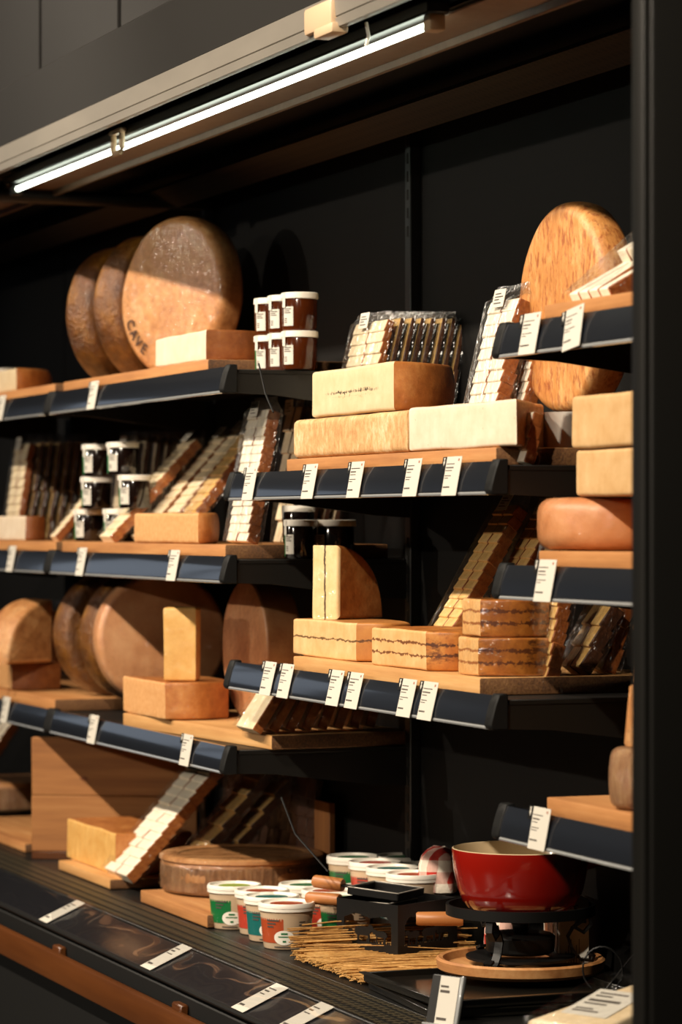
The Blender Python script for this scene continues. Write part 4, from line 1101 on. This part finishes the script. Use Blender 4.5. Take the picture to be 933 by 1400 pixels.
b = B(); b.lathe([(0, .052), (.012, .052), (.014, .066), (.0, .066)], 20); b.obj('burner_knob', 'iron', bb)
pot = thing('fondue_pot', 'glossy red enamel fondue pot with cream inside on the iron stand', 'pot', (px_, py, pz + .0125 + H2 + .004), R_(-40))
b = B(); hp = .100
outp = [(0, 0), (.076, 0), (.086, .003), (.096, .014), (.104, .035), (.110, .065), (.1135, hp - .003), (.1130, hp)]
b.lathe(outp, 80); b.obj('pot_body', 'red_enamel', pot)
b = B(); b.lathe([(.1130, hp), (.1105, hp + .001), (.1085, hp - .003), (.105, .06), (.098, .03), (.08, .012), (0, .009)], 80); b.obj('pot_lining', 'cream_enamel', pot)
b = B(); b.tube([(.108, 0, .078), (.15, 0, .086), (.165, 0, .088)], [.016, .013, .013], 16); ph = b.obj('pot_handle', 'red_enamel', pot)
pot.rotation_euler = (0, 0, R_(75))
# card box behind
bxx = thing('fondue_box', 'white cardboard box with a picture window behind the pot stand', 'box', (X(740, .32), .325, DK + .012), R_(-12))
b = B(); b.box((0, 0, 0), (.12, .05, .135), .001, 1); b.obj('box_body', 'card', bxx)
b = B(); b.box((.012, -.0008, .02), (.075, .0002, .125)); b.obj('picture', 'rind_brown', bxx)
b = B(); b.box((.088, -.0008, .012), (.104, .0002, .128)); b.obj('dark_strip', 'black', bxx)
b = B()
for q in range(6): b.box((.1198, .010 + q * .0045, .02), (.1206, .0112 + q * .0045, .05 + .01 * (q % 3)))
b.obj('side_print', 'ink', bxx)
text_mesh('number_print', '5', .022, 'ink', T(.1203, .028, .118) @ RZ(90) @ RX(90), bxx)
wl = thing('wire_loop', 'thin dark wire looping down from the stand beside the white box', 'wire', (X(792, .16), .20, pz + .02))
b = B(); b.tube([(.0 + .03 * math.sin(a) * .6, .025 * math.sin(a), .035 - .035 * math.cos(a)) for a in [k * .3 for k in range(20)]], .0016, 6)
b.tube([(.0, 0, 0), (.01, .05, .06), (.02, .09, .066)], .0013, 6); b.obj('wire', 'iron', wl)

# standing tag, cheese in front
th_ = thing('tag_holder', 'clear holder with a white price card standing at the grille before the trays', 'price tag', (X(612, -.02), -.03, DK), 0)
th_.rotation_euler = (R_(-14), 0, R_(28))
b = B(); b.box((-.028, -.003, 0), (.028, .003, .078), .001, 1); b.box((.026, -.004, 0), (.032, .004, .08), .002, 2); b.box((-.03, -.012, 0), (.03, .012, .004), .001, 1); b.obj('holder', 'lip', th_)
b = B(); b.box((-.028, -.0042, .004), (-.012, -.003, .077)); b.obj('dark_edge', 'black', th_)
b = B(); b.box((-.012, -.0042, .004), (.025, -.003, .077)); cc = b.obj('card', 'card', th_)
b = B(); b.box((-.009, -.0047, .060), (.006, -.004, .063)); b.box((-.009, -.0047, .052), (.009, -.004, .056)); b.box((-.009, -.0047, .010), (.010, -.004, .014)); b.obj('print', 'ink', cc)

fw = thing('wrapped_wedge', 'pale wedge of cheese in loose film with a printed label, front right corner', 'cheese', (X(826, .03), .03, DK + .0255), R_(26))
# wedge lying on its side: broad end at the back right
cheese_parts([(p_, 1) for p_ in seg((-.075, -.075), (.055, -.075), 14)] + [(p_, 0) for p_ in seg((.055, -.075), (.078, .1), 14)] + [(p_, 1) for p_ in seg((.078, .1), (-.01, .1), 12)] + [(p_, 1) for p_ in seg((-.01, .1), (-.075, -.075), 14)], .05, .006, parent=fw, mats=('paste_ivory', 'paste_ivory'), cap_tag=1)
def slope(o):
    for v in o.data.vertices:
        if v.co.z > .02: v.co.z += .25 * (v.co.y + .075)
    return o
for o in fw.children: slope(o)
b = B(); b.box((-.045, -.04, .0505), (.035, .05, .0512)); lb = slope(b.obj('paper_label', 'card', fw))
for q, (l_, y_) in enumerate(((.05, .035), (.03, .025), (.055, .008), (.04, -.002), (.03, -.02), (.045, -.028))):
    b = B(); b.box((-.035, y_, .0511), (-.035 + l_, y_ + .004 + .003 * (q == 2), .0516))
    slope(b.obj('print_line', 'ink', lb))
b = B(); bmf = b.bm
b.box((-.086, -.084, -.002), (.088, .112, .0555), .012, 3)
bmesh.ops.subdivide_edges(bmf, edges=list(bmf.edges), cuts=2, use_grid_fill=True)
for v in bmf.verts: v.co += noise.noise_vector(v.co * 40) * .002; v.co.z = max(v.co.z, -.003)
slope(b.obj('film_wrap', 'film', fw))
st2 = thing('display_block', 'black block raising the film wrapped wedge in the front corner', 'block', (X(826, .03), .03, DK))
b = B(); b.box((-.10, -.10, 0), (.10, .12, .022), .003, 1); b.obj('block_body', 'tray', st2)

# loose dark cables hanging from the shelves
for nm, pts in (('thin dark cable hanging below the left top shelf', [(X(357, .0), -.004, 1.59), (X(366, 0), -.004, 1.535), (X(376, 0), -.003, 1.50)]),
                ('thin dark cable slanting before the dark packs to the burner', [(X(385, .06), .06, .80), (X(404, .06), .06, .74), (X(442, .05), .06, .69)])):
    t = thing('cable', nm, 'cable', pts[0]); p0 = Vector(pts[0])
    b = B(); b.tube([Vector(q) - p0 for q in pts], .0018, 6); b.obj('cable_run', 'black_matt', t)
